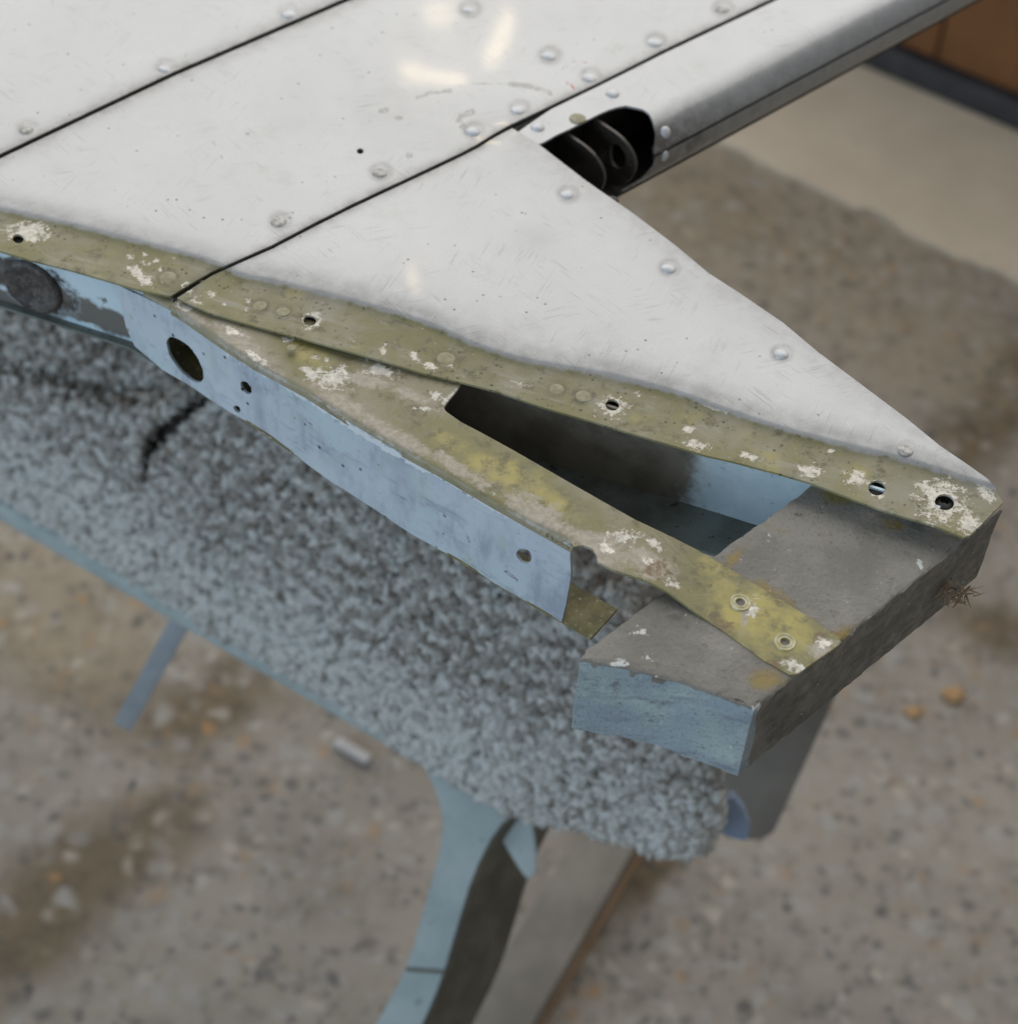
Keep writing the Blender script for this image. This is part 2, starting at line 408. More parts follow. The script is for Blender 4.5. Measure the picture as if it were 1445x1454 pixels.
DENTS = [(615, 140, 90, .00022), (700, 175, 40, -.0004), (520, 220, 60, -.0003), (300, 160, 130, .0003), (930, 470, 120, .0003), (150, 80, 140, -.0003), (720, 210, 50, .0005)]
def z_skin(P):
    d = jog_d(P)
    z = -.0024 * (.40 * sstep(-32, 2, d) + .60 * sstep(-9, 10, d))
    for x, y, r, a in DENTS: z = z + a * np.exp(-((P[:, 0] - x) ** 2 + (P[:, 1] - y) ** 2 * 1.8) / r ** 2)
    z = z + .00008 * np.sin(P[:, 0] / 61 + P[:, 1] / 87) + .00004 * np.sin(P[:, 0] / 37 - P[:, 1] / 29)
    return z
S_SKIN = lambda P: at_z(P, z_skin(P))

HOLES_B = [(26, 339, 8, 6.5)]
HOLES_C = [(440, 455, 9.5, 7.5), (869, 575, 10, 8), (1244.5, 693, 12.5, 10.5), (1340.5, 713, 14, 11.5)]
DRILL_B = [(511.5, 214.5, 5, 4)]
RIV_A = [(38, 185), (234, 98.5), (410, 21), (-140, 262)]
RIV_B = [(396, 316), (539, 246), (671.5, 187), (735.5, 156), (837, 111), (929, 60.5), (1025, 14), (665, 14.5), (779, 80), (1120, -32)]
RIV_C = [(805, 277), (949, 382), (1108, 503), (1285, 639)]
RIV_D = [(763, 181), (869, 133)]
FL_B = [(239, 394.5, 14)]
FL_C = [(369, 435, 12), (402, 443, 11.5), (633, 509.5, 15), (790.5, 553, 12), (828, 563, 13)]

grime_shade_lines = [(SEAM1, 9, 1.25), (SEAM2, 7, 1.2), (TIPEDGE[2:], 26, .42), ([(0, 292), (250, 350), (311, 372)], 16, .5), ([(335, 380), (500, 417), (600, 446), (680, 482), (750, 503), (850, 519), (1000, 560), (1100, 596), (1250, 634), (1350, 666)], 22, .62), ([(0, 284), (130, 318), (300, 366)], 14, .55), ([(0, 303), (187, 348), (311, 381)], 12, .4), ([(335, 397), (500, 435), (600, 466), (680, 500), (750, 522), (850, 538), (1000, 580), (1100, 615), (1250, 652), (1350, 684)], 13, .45), ([(560, 440), (640, 470), (760, 508), (860, 524)], 36, .5), ([(1330, 660), (1405, 690)], 22, .7), ([(1161, 505), (1285, 598), (1368, 660)], 14, .4),
               ([(620, 468), (700, 497), (770, 514)], 42, .5), ([(1290, 650), (1400, 690)], 30, .6), ([(735, 190), (830, 245)], 22, .35)]  # seam and edge grime; the lines along the flange shoulder paint its shade
def grime_shade(P):
    g = np.zeros(len(P))
    for L, w, a in grime_shade_lines: g = np.maximum(g, a * np.exp(-(seg_dist(P, L) / w) ** 1.2))
    for (x, y) in RIV_A + RIV_B + RIV_C + RIV_D: g = np.maximum(g, .62 * np.exp(-((np.hypot(P[:, 0] - x - 2, (P[:, 1] - y + 2) * 1.25) - 13) / 5.0) ** 2))
    for (x, y, r) in FL_B + FL_C: g = np.maximum(g, .8 * np.exp(-((np.hypot(P[:, 0] - x, (P[:, 1] - y) * 1.3) - r * 1.04) / 3.0) ** 2))
    for (x, y, r, a) in [(640, 210, 70, .10), (430, 165, 60, .08), (560, 155, 70, .16), (760, 340, 30, .16), (880, 240, 50, .2), (970, 395, 40, .2)]:
        g = np.maximum(g, a * np.exp(-((P[:, 0] - x) ** 2 + (P[:, 1] - y) ** 2 * 2) / r ** 2))
    return g
scuff = blobs([([(724, 119), (748, 122), (770, 128), (783, 134)], 6), ([(650, 172), (655, 165), (670, 158)], 7), ([(655, 178), (664, 188)], 8), ([(590, 140), (610, 132), (640, 129)], 4), (545, 156, 22, 7, -.3), (566, 168, 9, 5, .3),
               (581, 220, 9, 8, .2), (350, 190, 7, 4, 0), ([(234, 198), (262, 190)], 1.6), ([(302, 200), (310, 218), (324, 232)], 1.6), (1095, 420, 20, 5, .7), (19, 224, 4, 3, 0), ([(650, 122), (700, 117), (724, 118)], 2.2)])
redm = blobs([([(800, 115), (808, 119), (817, 128)], 2.6), ([(823, 90), (832, 89)], 2.2), (1368 - 5, 690, 2, 2, 0), (961, 514, 3, 2.5, 0)])
chipB = blobs([(40, 330, 52, 27, .05), (200, 394, 38, 13, .55), (192, 384, 22, 12, .3), (186, 366, 10, 7, 0), (206, 362, 9, 6, 0), (222, 371, 9, 6, 0), (212, 376, 9, 6, .3), (228, 383, 8, 6, 0), (203, 372, 7, 5, 0), (239, 395, 15, 12, 0), (246, 366, 5, 4, 0), (262, 405, 16, 5, -.6), ])
chipC = blobs([(443, 456, 27, 20, .1), (869, 577, 34, 25, .1), (1336, 712, 62, 48, .25), (1244, 693, 25, 21, .1), (1375, 742, 30, 26, .4), (352, 427, 8, 6, 0), (350, 440, 10, 6, .4), (281, 430, 14, 6, .3), (268, 414, 22, 7, .4), (300, 418, 15, 8, 0), (318, 432, 8, 4, 0), (545, 497, 8, 13, .3), (588, 506, 9, 13, -.3), (633, 512, 17, 14, 0), (1214, 678, 26, 18, .2), (1150, 668, 30, 16, .2), (1180, 640, 9, 7, 0), (990, 632, 34, 12, .25), (978, 610, 16, 9, 0), (1064, 648, 26, 11, .25), (610, 520, 26, 8, .3), (1310, 690, 20, 14, 0), (1400, 700, 26, 18, .5), (740, 545, 20, 6, .2), (905, 560, 10, 6, 0),
                ([(1000, 575), (1030, 585)], 4)])

ATT = lambda chip: dict(olive=lambda P: np.clip(.5 + jog_d(P) / 16, 0, 1), chip=chip, grime_shade=grime_shade, scuff=scuff, red=redm)

def off(line, dx, dy): return [(x + dx, y + dy) for x, y in line]
# panel A (top left), panel B (middle, with flange), panel C (the tip, with flange)
pA = sheet('skin_panel', off(SEAM1, -1.5, -2.6) + [(300, -560), (-160, -380)], lambda P: at_z(P, z_skin(P)), SKIN, WING, step=7, attrs=ATT(blobs([(-900, 0, 1, 1, 0)])))
flB = [p for p in FLG if p[0] < 246] + [(243, 420)]
s2B = off(SEAM2[1:], -1.0, -2.0)
pB = sheet('skin_panel', off(SEAM1, 1.5, 2.6)[::-1] + flB + s2B, S_SKIN, SKIN, WING, holes=[ellipse(*h, 0.15, 16) for h in HOLES_B] + [ellipse(*h, 0, 14) for h in DRILL_B], step=5, attrs=ATT(chipB))
flC = [p for p in FLG if p[0] > 246]
s2C = off([p for p in SEAM2 if 246 < p[0] < 715], 1.2, 2.6)
pC = sheet('skin_panel', [(252, 423)] + flC + TIPEDGE + s2C[::-1], S_SKIN, SKIN, WING, holes=[ellipse(*h, 0.15, 20) for h in HOLES_C], step=4.5, attrs=ATT(chipC))
pA['label'] = 'plain outer skin panel beyond the upper seam'
pB['label'] = 'middle skin panel with curved scuffs and small drilled hole'
pC['label'] = 'triangular tip skin panel with long olive flange'
# dark sealant seen in the two seams
for L in (SEAM1, SEAM2):
    Lw = [(x, y - 9) for x, y in L] + [(x, y + 9) for x, y in L][::-1]
    sheet('seam_backing', Lw, lambda P: at_z(P, np.minimum(z_skin(P), 0) - .0018), JOINT, WING, step=14, thick=.0008)

dome = lathe('domed_rivet_head', [(0, .00125), (.0009, .0012), (.0018, .00095), (.0026, .0005), (.0030, .0001), (.0031, -.0003), (0, -.0003)], 18)
flat = lathe('flush_rivet_head', [(0, .00028), (.0024, .00026), (.00285, .00012), (.0030, -.0003), (0, -.0003)], 20)
ringm = lathe('fastener_ring', [(.0015, -.0008), (.0017, .0003), (.0021, .00045), (.0027, .0002), (.0031, .00045), (.0037, .0004), (.0040, -.0002), (.0015, -.0008)], 24)
nutm = lathe('nut_ring', [(.0014, .0), (.0017, .0009), (.0030, .0010), (.0044, .0002), (.0044, -.002), (.0014, -.002), (.0014, 0)], 20)
crater = lathe('hole_rim', [(.00185, -.0004), (.0020, .00022), (.0025, .00018), (.0031, -.0001), (.0031, -.0006), (.00185, -.0006)], 22)
for me, m in ((dome, RIVET), (flat, FLUSH), (ringm, RING), (nutm, DARK), (crater, RIVET)): me.materials.append(m)

def put(name, me, P, parent, scale=1.0, zoff=0.0, zf=z_skin, tilt=None):
    P = np.array([P], float); q = at_z(P, zf(P) + zoff)[0]
    o = link(name, me, None, None, Vector(q)); o.scale = (scale,) * 3
    o.rotation_euler = (random.uniform(-.06, .06), random.uniform(-.06, .06), random.uniform(0, 6))
    o.parent = parent; o.matrix_parent_inverse = world_of(parent).inverted(); return o
RIVD = mat_plain('grimy_rivet', (.52, .51, .48), (.26, .245, .21), 420, .5, .2, .6, (.12, .10, .075))
worn = lathe('worn_rivet_head', [(0, .0006), (.0008, .00095), (.0019, .0008), (.0026, .00045), (.0031, .0001), (.0032, -.0003), (0, -.0003)], 18); worn.materials.append(RIVD)
def vary(o):
    k_ = o.scale[0] * random.uniform(.9, 1.08); o.scale = (k_, k_ * random.uniform(.93, 1.05), k_ * random.uniform(.65, 1.0))
    if random.random() < .45: o.data = worn
for p in RIV_A: vary(put('rivet', dome, p, pA, 1.08))
for p in RIV_B: vary(put('rivet', dome, p, pB, 1.10 if p[1] > 30 else 1.0))
for p in RIV_C: vary(put('rivet', dome, p, pC, 1.05))
for x, y, r in FL_B: put('flush_rivet', flat, (x, y), pB, r / 12.0)
for x, y, r in FL_C: put('flush_rivet', flat, (x, y), pC, r / 12.5)
put('rivet', flat, (414, 494), pC, .6, 0)
for x, y, rx, ry in HOLES_C[2:]: put('nut', nutm, (x, y), pC, 1.0, -.0030)
for x, y, rx, ry in HOLES_C[:2]: put('nut', nutm, (x, y), pC, .85, -.0032)
put('nut', nutm, (26, 339), pB, .85, -.0032)

# ---- leading edge: skin strip that turns down round the nose
A0 = at_z([(730, 183)], 0)[0]; B0 = at_z([(1100, -2)], 0)[0]
EX = (B0 - A0) / np.linalg.norm(B0 - A0); NX = np.array([EX[1], -EX[0], 0.0]); R0 = .016; N0 = .0253
def nose(s, w):                                  # s along the wing, w round the profile from the seam
    th = np.clip((w - N0) / R0, 0, None); flat_ = np.minimum(w, N0)
    n = flat_ + R0 * np.sin(th); z = -R0 * (1 - np.cos(th))
    return A0 + np.outer(s, EX) + np.outer(n, NX) + np.stack([0 * z, 0 * z, z], 1)
gs, gw = np.meshgrid(np.linspace(-.06, .26, 321), np.linspace(-.004, N0 + R0 * 2.25, 160))
gs, gw = gs.ravel(), gw.ravel(); GP = project(nose(gs, gw))
def to_nose(p):
    out = []
    for q in p:
        i = np.argmin(((GP - np.array(q)) ** 2).sum(1)); out.append((gs[i], gw[i]))
    return out
SCALE = 4000.0                                   # triangulate the unrolled strip in units about the size of a photo pixel
seam_nose = to_nose([(735, 187), (782, 155), (851, 122), (950, 72), (1096, 3)])
cut_nose = to_nose(smooth_poly([(764, 205), (800, 187), (834, 169.5), (858, 157), (882, 150.5), (907, 152), (926, 166), (931, 182), (930, 208), (927, 236)], 1))
wl = N0 + R0 * 1.30                              # where the lower lip begins
k = [q for q in cut_nose if q[1] < wl - .0006]
s_end = .42
outl = [seam_nose[0]] + seam_nose[1:] + [(s_end, seam_nose[-1][1]), (s_end, wl), (k[-1][0], wl)] + k[::-1]
outl = [(s * SCALE, -w * SCALE) for s, w in outl][::-1]
def nose_surf(o=0.0):
    def f(P):
        s, w = P[:, 0] / SCALE, -P[:, 1] / SCALE
        q = nose(s, w); th = np.clip((w - N0) / R0, 0, None)
        nn = np.outer(np.sin(th), NX) + np.stack([0 * th, 0 * th, np.cos(th)], 1)
        lump = .00003 * np.sin(s * 160 + w * 300)
        return q + nn * (o + lump)[:, None]
    return f
def nose_dark(P):  # darker as the strip turns down and near the cut-out
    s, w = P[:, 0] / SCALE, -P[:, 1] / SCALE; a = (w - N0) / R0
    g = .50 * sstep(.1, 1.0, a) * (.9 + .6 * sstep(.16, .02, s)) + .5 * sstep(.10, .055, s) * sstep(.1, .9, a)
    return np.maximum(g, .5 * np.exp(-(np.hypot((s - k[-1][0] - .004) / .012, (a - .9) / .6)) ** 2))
NAT = dict(olive=lambda P: 0 * P[:, 0], chip=lambda P: 0 * P[:, 0] - 1, grime_shade=nose_dark, scuff=lambda P: 0 * P[:, 0] - 1, red=lambda P: 0 * P[:, 0] - 1)
def nose_sheet(name, outline, o, step=5):
    V2, T = triangulate(outline, [], step)
    top = nose_surf(o)(V2); bot = nose_surf(o - .001)(V2); n = len(top); E = {}
    a, b, c = top[T[:, 0]], top[T[:, 1]], top[T[:, 2]]
    up_ = (np.cross(b - a, c - a)[:, 2]).sum() + (np.cross(b - a, c - a) @ NX).sum()
    if up_ < 0: T = T[:, ::-1]
    for t in T:
        for p, q in ((t[0], t[1]), (t[1], t[2]), (t[2], t[0])): E[(p, q)] = 1
    side = [(p, p + n, q + n, q) for (p, q) in E if (q, p) not in E]
    return from_arrays(name, np.concatenate([top, bot]), [tuple(t) for t in T] + [tuple(t[::-1] + n) for t in T] + side, SKIN, WING, {kk: np.tile(f(V2), 2) for kk, f in NAT.items()}, 40)
pD = nose_sheet('leading_edge_skin', outl, 0.0)
lipw = N0 + R0 * 2.2; s_k = k[-1][0]
lip = [(s_k + .0005, wl + .0013), (s_end, wl + .0013), (s_end, lipw), (s_k - .016, lipw), (s_k - .006, wl + .012), (s_k - .001, wl + .006)]
pE = nose_sheet('lower_lip_skin', [(s * SCALE, -w * SCALE) for s, w in lip][::-1], .0003)
# sealant line behind the lip joint
nose_back = [(s_k + .001, wl - .003), (s_end, wl - .003), (s_end, wl + .004), (s_k + .001, wl + .004)]
bk = nose_sheet('seam_backing', [(s * SCALE, -w * SCALE) for s, w in nose_back][::-1], -.0018); bk.data.materials[0] = JOINT
for p in RIV_D: put('rivet', dome, p, pD, 1.05, 0, lambda P: 0 * P[:, 0])
q = to_nose([(946, 187)])[0]; o = link('rivet', dome, None, None, Vector(nose(np.array([q[0]]), np.array([q[1]]))[0])); o.parent = pD; o.matrix_parent_inverse = world_of(pD).inverted()
th = (q[1] - N0) / R0; o.rotation_euler = Vector(NX * math.sin(th) + np.array([0, 0, math.cos(th)])).to_track_quat('Z', 'Y').to_euler(); o.scale = (.9,) * 3
q = to_nose([(944, 222)])[0]; o = link('rivet', dome, None, None, Vector(nose(np.array([q[0]]), np.array([q[1]]))[0])); o.parent = pE; o.matrix_parent_inverse = world_of(pE).inverted()
th = (q[1] - N0) / R0; o.rotation_euler = Vector(NX * math.sin(th) + np.array([0, 0, math.cos(th)])).to_track_quat('Z', 'Y').to_euler(); o.scale = (.8,) * 3
put('lock_plate', flat, (820, 168), pD, 1.25, .0003, lambda P: 0 * P[:, 0])
# dark spar and nose ribs inside the cut-out
def nose_plate(s, n0, n1, zb, hole, mat, name):
    """an upright plate across the nose at s, rounded in front, with a flanged hole"""
    r = (n1 - n0) / 2
    out = [(n0, -.003), (n0, zb)] + [(n1 - .012 + .012 * math.cos(a), zb / 2 - .0015 + (zb / 2 + .0015) * -math.sin(a)) for a in np.linspace(-math.pi / 2, math.pi / 2, 14)]
    out = [(a * SCALE, -b * SCALE) for a, b in out]
    hl = [ellipse(hole[0] * SCALE, -hole[1] * SCALE, hole[2] * SCALE, hole[2] * SCALE * 1.2, 0, 18)] if hole else []
    bul = lambda P: A0 + np.outer(P[:, 0] / SCALE, NX) + np.outer(s + .004 * np.sin(np.clip(-P[:, 1] / SCALE / zb, 0, 1) * 3.1), EX) + np.stack([0 * P[:, 0], 0 * P[:, 0], -P[:, 1] / SCALE], 1)
    return sheet(name, out, bul, mat, WING, holes=hl, step=8, thick=.0015, into=tuple(EX))
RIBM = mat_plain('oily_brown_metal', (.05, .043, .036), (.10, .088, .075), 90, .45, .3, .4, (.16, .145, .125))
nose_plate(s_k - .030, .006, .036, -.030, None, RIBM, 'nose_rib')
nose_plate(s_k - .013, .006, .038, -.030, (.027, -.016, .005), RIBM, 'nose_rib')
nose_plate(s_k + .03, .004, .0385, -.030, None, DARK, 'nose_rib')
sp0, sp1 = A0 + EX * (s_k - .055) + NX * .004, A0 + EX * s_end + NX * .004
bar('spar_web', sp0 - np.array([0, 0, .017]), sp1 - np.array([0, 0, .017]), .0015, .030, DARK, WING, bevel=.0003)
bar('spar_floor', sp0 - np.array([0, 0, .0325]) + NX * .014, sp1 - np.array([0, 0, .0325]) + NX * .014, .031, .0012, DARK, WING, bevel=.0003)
o = put('bolt_end', dome, (868, 285), pC, 1.0, -.006); o.data = dome.copy(); o.data.materials[0] = DARK

# ---- rib: web facing the viewer, top flange running out into the strap
ra = at_z([(434, 561)], -.005)[0]; rb = at_z([(806, 773)], -.005)[0]
RD = (rb - ra); RD[2] = 0; RD /= np.linalg.norm(RD); RN = np.array([RD[1], -RD[0], 0.0])      # RN faces the viewer
BEND = [(150, 398), (164, 404), (205, 422), (254, 449), (290, 474), (323, 497), (357, 519), (434, 561), (499, 603), (565, 641), (629, 676), (695, 715), (744, 743), (809, 775)]
def bend_y(x): b = np.array(BEND, float); return np.interp(x, b[:, 0], b[:, 1])
def z_rib(P):
    x = P[:, 0]
    z = -.0046 + 0 * x
    z = z - .0046 * sstep(905, 1010, x) - .0007 * sstep(840, 930, x)
    z = z + .0004 * np.sin(x / 45)
    d = (bend_y(x) - P[:, 1]) * .86                                # distance inside the bend
    r = 13.0; t = np.clip(1 - d / r, 0, 1); t = np.where(x < 812, t, 0)
    return z - .0028 * (1 - np.sqrt(np.clip(1 - t * t, 0, 1)))
SLOT = [(655, 545), (650, 552), (636, 569), (630, 579), (633, 584), (654, 599), (681, 613), (730, 640), (803, 682), (854, 711), (900, 737), (955, 763), (988, 780), (1043, 812), (1081, 835), (1112, 854), (1154, 880), (1190, 906)]
STRAP = [(1194, 911), (1190, 916), (1131, 957), (1121, 958), (1084, 938), (1043, 908), (988, 870), (946, 839), (918, 824), (868, 808), (848, 798), (847, 788), (841, 779), (827, 774), (815, 776), (809, 781)]
rib_out = [(200, 396), (300, 418), (415, 448), (500, 470), (600, 498), (672, 520)] + SLOT + STRAP + [(b[0], b[1] + 1.5) for b in BEND[::-1] if 200 < b[0] < 806]
RATT = dict(
    chip=blobs([(414, 494, 10, 8, 0), (408, 483, 15, 6, .2), (452, 508, 14, 7, .2), (464, 511, 9, 6, 0), (416, 480, 8, 5, 0), (430, 477, 10, 5, .2), (486, 527, 18, 14, 0), (470, 540, 50, 22, .3), (440, 530, 26, 14, .5), (610, 581, 36, 5, .03), (540, 525, 40, 16, .2), (365, 508, 34, 10, .6), (330, 470, 30, 10, .4), (262, 436, 26, 7, .4), (885, 762, 40, 17, .15), (920, 797, 15, 12, .3), (860, 780, 22, 12, .5), (925, 770, 32, 12, .5), (905, 825, 24, 8, .3), (1170, 915, 20, 18, .8), (1125, 945, 24, 14, .3), (1068, 862, 14, 22, .5), (955, 830, 22, 10, .5), (700, 700, 10, 6, .5), (620, 560, 18, 12, .3),
                ([(630, 572), (650, 550)], 5)]),
    bare=blobs([(340, 485, 78, 26, .55), (385, 528, 40, 14, .55), (480, 570, 70, 22, .5), (560, 618, 90, 20, .52), (650, 665, 70, 16, .55), (760, 730, 80, 34, .5), (850, 775, 70, 34, .4), (920, 800, 55, 30, .5), (520, 540, 60, 14, .2), (1058, 873, 10, 40, .25), (1165, 920, 30, 20, -.6), (580, 560, 50, 12, .3), (270, 450, 40, 14, .5)]),
    rust=blobs([(930, 808, 26, 26, .5), (1025, 885, 34, 14, .6), (1100, 945, 40, 10, .5), (1165, 905, 26, 16, .6), (1105, 858, 18, 8, .4), (952, 832, 20, 10, .4)]),
    tone=lambda P: np.clip(.50 + .75 * blobs([(700, 665, 150, 40, .52), (800, 720, 60, 24, .5), (1080, 875, 190, 90, .6), (450, 510, 60, 30, .4)])(P), .2, 1.25))
HR = [(1050.6, 855.7), (1114, 912)]
rib_fl = sheet('rib_flange', rib_out, lambda P: at_z(P, z_rib(P)), OLV, WING, holes=[ellipse(x, y, 6.5, 5.5, .3, 14) for x, y in HR], step=4.5, thick=.0011, attrs=RATT)
rib_fl['label'] = 'flaking olive rib flange running out into a strap over the block'
for x, y in HR: put('nut_ring', ringm, (x, y), rib_fl, .98, 0, z_rib)
for x, y in HR: put('bolt_end', dome, (x + 2, y + 2), rib_fl, .5, -.0045, z_rib)

# the web follows the bend in plan and drops straight down from it
BP = at_z(resample([(138, 391)] + BEND[1:] + [(822, 782)], 12, False), -.0074); BS = np.concatenate([[0], np.cumsum(np.linalg.norm(np.diff(BP[:, :2], axis=0), axis=1))])
def ruled(sv, zv): return np.stack([np.interp(sv, BS, BP[:, 0]), np.interp(sv, BS, BP[:, 1]), zv + WZ], 1)
ws, wz = np.meshgrid(np.linspace(0, BS[-1], 500), np.linspace(-.002, -.055, 160)); ws, wz = ws.ravel(), wz.ravel(); WPX = project(ruled(ws, wz))
def to_web(p):
    out = []
    for q in p:
        i = np.argmin(((WPX - np.array(q)) ** 2).sum(1)); out.append((ws[i], wz[i]))
    return out
unr = lambda p: [(a * SCALE, -b * SCALE) for a, b in to_web(p)]
def s_web(P):
    sv, zv = P[:, 0] / SCALE, -P[:, 1] / SCALE
    q = ruled(sv, zv)
    return q + np.outer(.0005 * np.sin(sv * 55) + .0003 * np.sin(sv * 150 + zv * 200), RN)
web_bot = [(796, 884), (751, 858), (699, 827), (626, 782), (555, 737), (475, 686), (420, 648), (357, 604), (295, 565), (233, 523), (193, 490)]
web_edge = unr([(810, 790), (810, 817), (804, 858)] + resample(web_bot, 25, False).tolist() + [(181, 464), (166, 412)])
s_hi, s_lo = web_edge[0][0], web_edge[-1][0]
web_out = [(a, .0066 * SCALE) for a in np.linspace(s_lo, s_hi, 40)] + web_edge
web_h = [unr(h) for h in (ellipse(264, 510, 39, 16, math.radians(54), 30), ellipse(349, 551, 11, 6.5, .95, 16), ellipse(743.5, 790, 12, 9.5, .7, 18), ellipse(336, 581.5, 6, 3.2, .8, 12))]
WATT = dict(chip=blobs([([(323, 499), (357, 521), (434, 564), (499, 606), (565, 644), (629, 679), (695, 718), (744, 746)], 7), (790, 765, 24, 8, .5), (690, 712, 60, 7, .55), (770, 752, 30, 7, .5), (560, 640, 40, 6, .5)]),
            red=blobs([([(634, 686), (660, 700), (693, 717)], 4), ([(662, 758), (667, 772)], 2.5), ([(588, 706), (612, 718)], 2.5), ([(540, 686), (580, 712)], 1.6), ([(430, 598), (450, 606)], 2), ([(715, 812), (735, 828)], 3)]))
web_px = lambda f: (lambda P: f(project(ruled(P[:, 0] / SCALE, -P[:, 1] / SCALE))))
rib_web = sheet('rib_web', web_out, s_web, WEB, WING, holes=web_h, step=7, thick=.0011, into=tuple(-RN), attrs={k_: web_px(f_) for k_, f_ in WATT.items()})
rib_web['label'] = 'pale blue rib web with one large oval hole'
# lower flange of the rib, folded back under the web
q_ = np.array(to_web(resample(web_bot, 30, False))); a_ = ruled(q_[:, 0], q_[:, 1]) - RN * .0004; b_ = a_ - RN * .017
ext = a_[0] + RD * .013
A_ = np.concatenate([[ext], a_]); B_ = np.concatenate([[ext - RN * .017], b_])
up3 = np.array([0, 0, .0007])
n_ = len(A_); V = np.concatenate([A_ + up3, B_ + up3, A_ - up3, B_ - up3]); T = []
for i in range(n_ - 1):
    T += [(i, i + 1, n_ + i + 1, n_ + i), (2 * n_ + i, 3 * n_ + i, 3 * n_ + i + 1, 2 * n_ + i + 1), (i, 2 * n_ + i, 2 * n_ + i + 1, i + 1), (n_ + i, n_ + i + 1, 3 * n_ + i + 1, 3 * n_ + i)]
T += [(0, n_, 3 * n_, 2 * n_), (n_ - 1, 3 * n_ - 1, 4 * n_ - 1, 2 * n_ - 1)]
lf = from_arrays('lower_flange', V, T, OLDARK, WING); lf['label'] = 'chipped dark olive lower flange seen through the notch'

# ---- inner web: the long wall behind, under the skin flange
ia = at_z([(993, 722)], -.042)[0]; ib = at_z([(1077, 741)], -.042)[0]; wl0 = at_z([(164, 404)], -.0074)[0]; ib = ia + (ia - (wl0 + np.array([.004, .011, 0]))); ID = ib - ia; ID[2] = 0; ID /= np.linalg.norm(ID); IN = np.array([ID[1], -ID[0], 0.0])
S_IN = lambda P: on_plane(P, ia, IN)
def in_plane(s, z): return ia + np.outer(s, ID) + np.stack([0 * s, 0 * s, z + .042], 1)
# unrolled along the wall: s in metres (0 at ia), z from the skin down
lipL = S_IN(np.array([(-120, 388), (0, 424), (60, 441), (120, 462), (193, 488)], float))
sl = (lipL - ia) @ ID; zl_ = lipL[:, 2] - WZ
s0, s1 = sl[0], .085
botz = lambda s: np.interp(s, [sl[0], sl[-1], 0, s1], [zl_[0], zl_[-1], -.042, -.042])
ss = np.linspace(s0, s1, 40)
iw_out = [(s * SCALE, .0036 * SCALE) for s in ss] + [(s * SCALE, -botz(s) * SCALE) for s in ss[::-1]]
blob_px = S_IN(np.array([(48, 406)], float))[0]; bs = (blob_px - ia) @ ID; bz = blob_px[2] - WZ
crk = S_IN(np.array([(905, 645), (910, 662), (924, 674), (927, 684), (930, 700), (936, 722)], float)); cl = [(float((c - ia) @ ID) * SCALE, -(c[2] - WZ) * SCALE) for c in crk]
def mat_inner():
    M = MN('inner_wall_paint'); n = M.noise(45, 5, .65); n2 = M.noise(170, 5, .7)
    col = M.mix(M.ramp(n, .35, .65), (.46, .58, .64), (.56, .68, .73)); col = M.mix(M.ramp(n2, .6, .72), col, (.17, .18, .17))
    d = M.ramp(M.math('ADD', M.attr('stain'), M.math('MULTIPLY', M.math('SUBTRACT', n2, .5), 1.3)), .05, .35)
    col = M.mix(d, col, M.mix(M.ramp(M.noise(90, 4), .4, .65), (.06, .055, .05), (.14, .125, .115)))
    pr = M.ramp(M.math('ADD', M.attr('dark_stretch'), M.math('MULTIPLY', M.math('SUBTRACT', n2, .5), .12)), .46, .54)  # dark tone over the middle stretch of the wall, blue beyond it
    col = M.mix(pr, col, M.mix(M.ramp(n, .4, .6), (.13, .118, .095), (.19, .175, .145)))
    g = M.ramp(M.math('ADD', M.attr('grey'), M.math('MULTIPLY', M.math('SUBTRACT', M.noise(80, 4), .5), .9)), .3, .5)
    col = M.mix(M.math('MULTIPLY', g, M.math('SUBTRACT', 1.0, d)), col, (.145, .14, .125))
    return M.done(col, .45, .15, M.bump(n2, .3, .0003))
INW = mat_inner()
gp = S_IN(np.array([(120, 440), (165, 460), (60, 432), (190, 478)], float)); gl = [(float((c - ia) @ ID) * SCALE, -(c[2] - WZ) * SCALE) for c in gp]
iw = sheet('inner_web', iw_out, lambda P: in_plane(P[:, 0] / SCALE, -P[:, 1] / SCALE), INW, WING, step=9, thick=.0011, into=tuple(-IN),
           attrs=dict(dark_stretch=lambda P: .5 + np.minimum(P[:, 0] / SCALE - (sl[-1] + .02), -.004 - P[:, 0] / SCALE) / .16, stain=blobs([(bs * SCALE, -bz * SCALE, 100, 62, .1), (bs * SCALE - 80, -bz * SCALE - 10, 80, 50, 0), (cl[0][0], cl[0][1], 26, 26, 0), (cl[1:3], 5), (cl[3:], 9)]),
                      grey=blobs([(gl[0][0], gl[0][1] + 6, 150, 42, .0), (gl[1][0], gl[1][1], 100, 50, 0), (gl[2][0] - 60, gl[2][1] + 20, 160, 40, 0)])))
iw['label'] = 'recessed inner wall with dark round stain at its left end'
gm = lathe('dark_grommet', [(0, .0004), (.006, .0005), (.0095, .0012), (.0115, .0022), (.0130, .0016), (.0136, 0), (0, 0)], 28); gm.materials.append(mat_plain('burnt_brown_metal', (.035, .03, .027), (.10, .088, .08), 230, .55, .2, .9, (.19, .175, .165)))
o = link('grommet', gm, None, None, Vector(blob_px + IN * .0004)); o.rotation_euler = Vector(IN).to_track_quat('Z', 'Y').to_euler(); o.scale = (1, 1, 1); o.parent = iw; o.matrix_parent_inverse = world_of(iw).inverted()
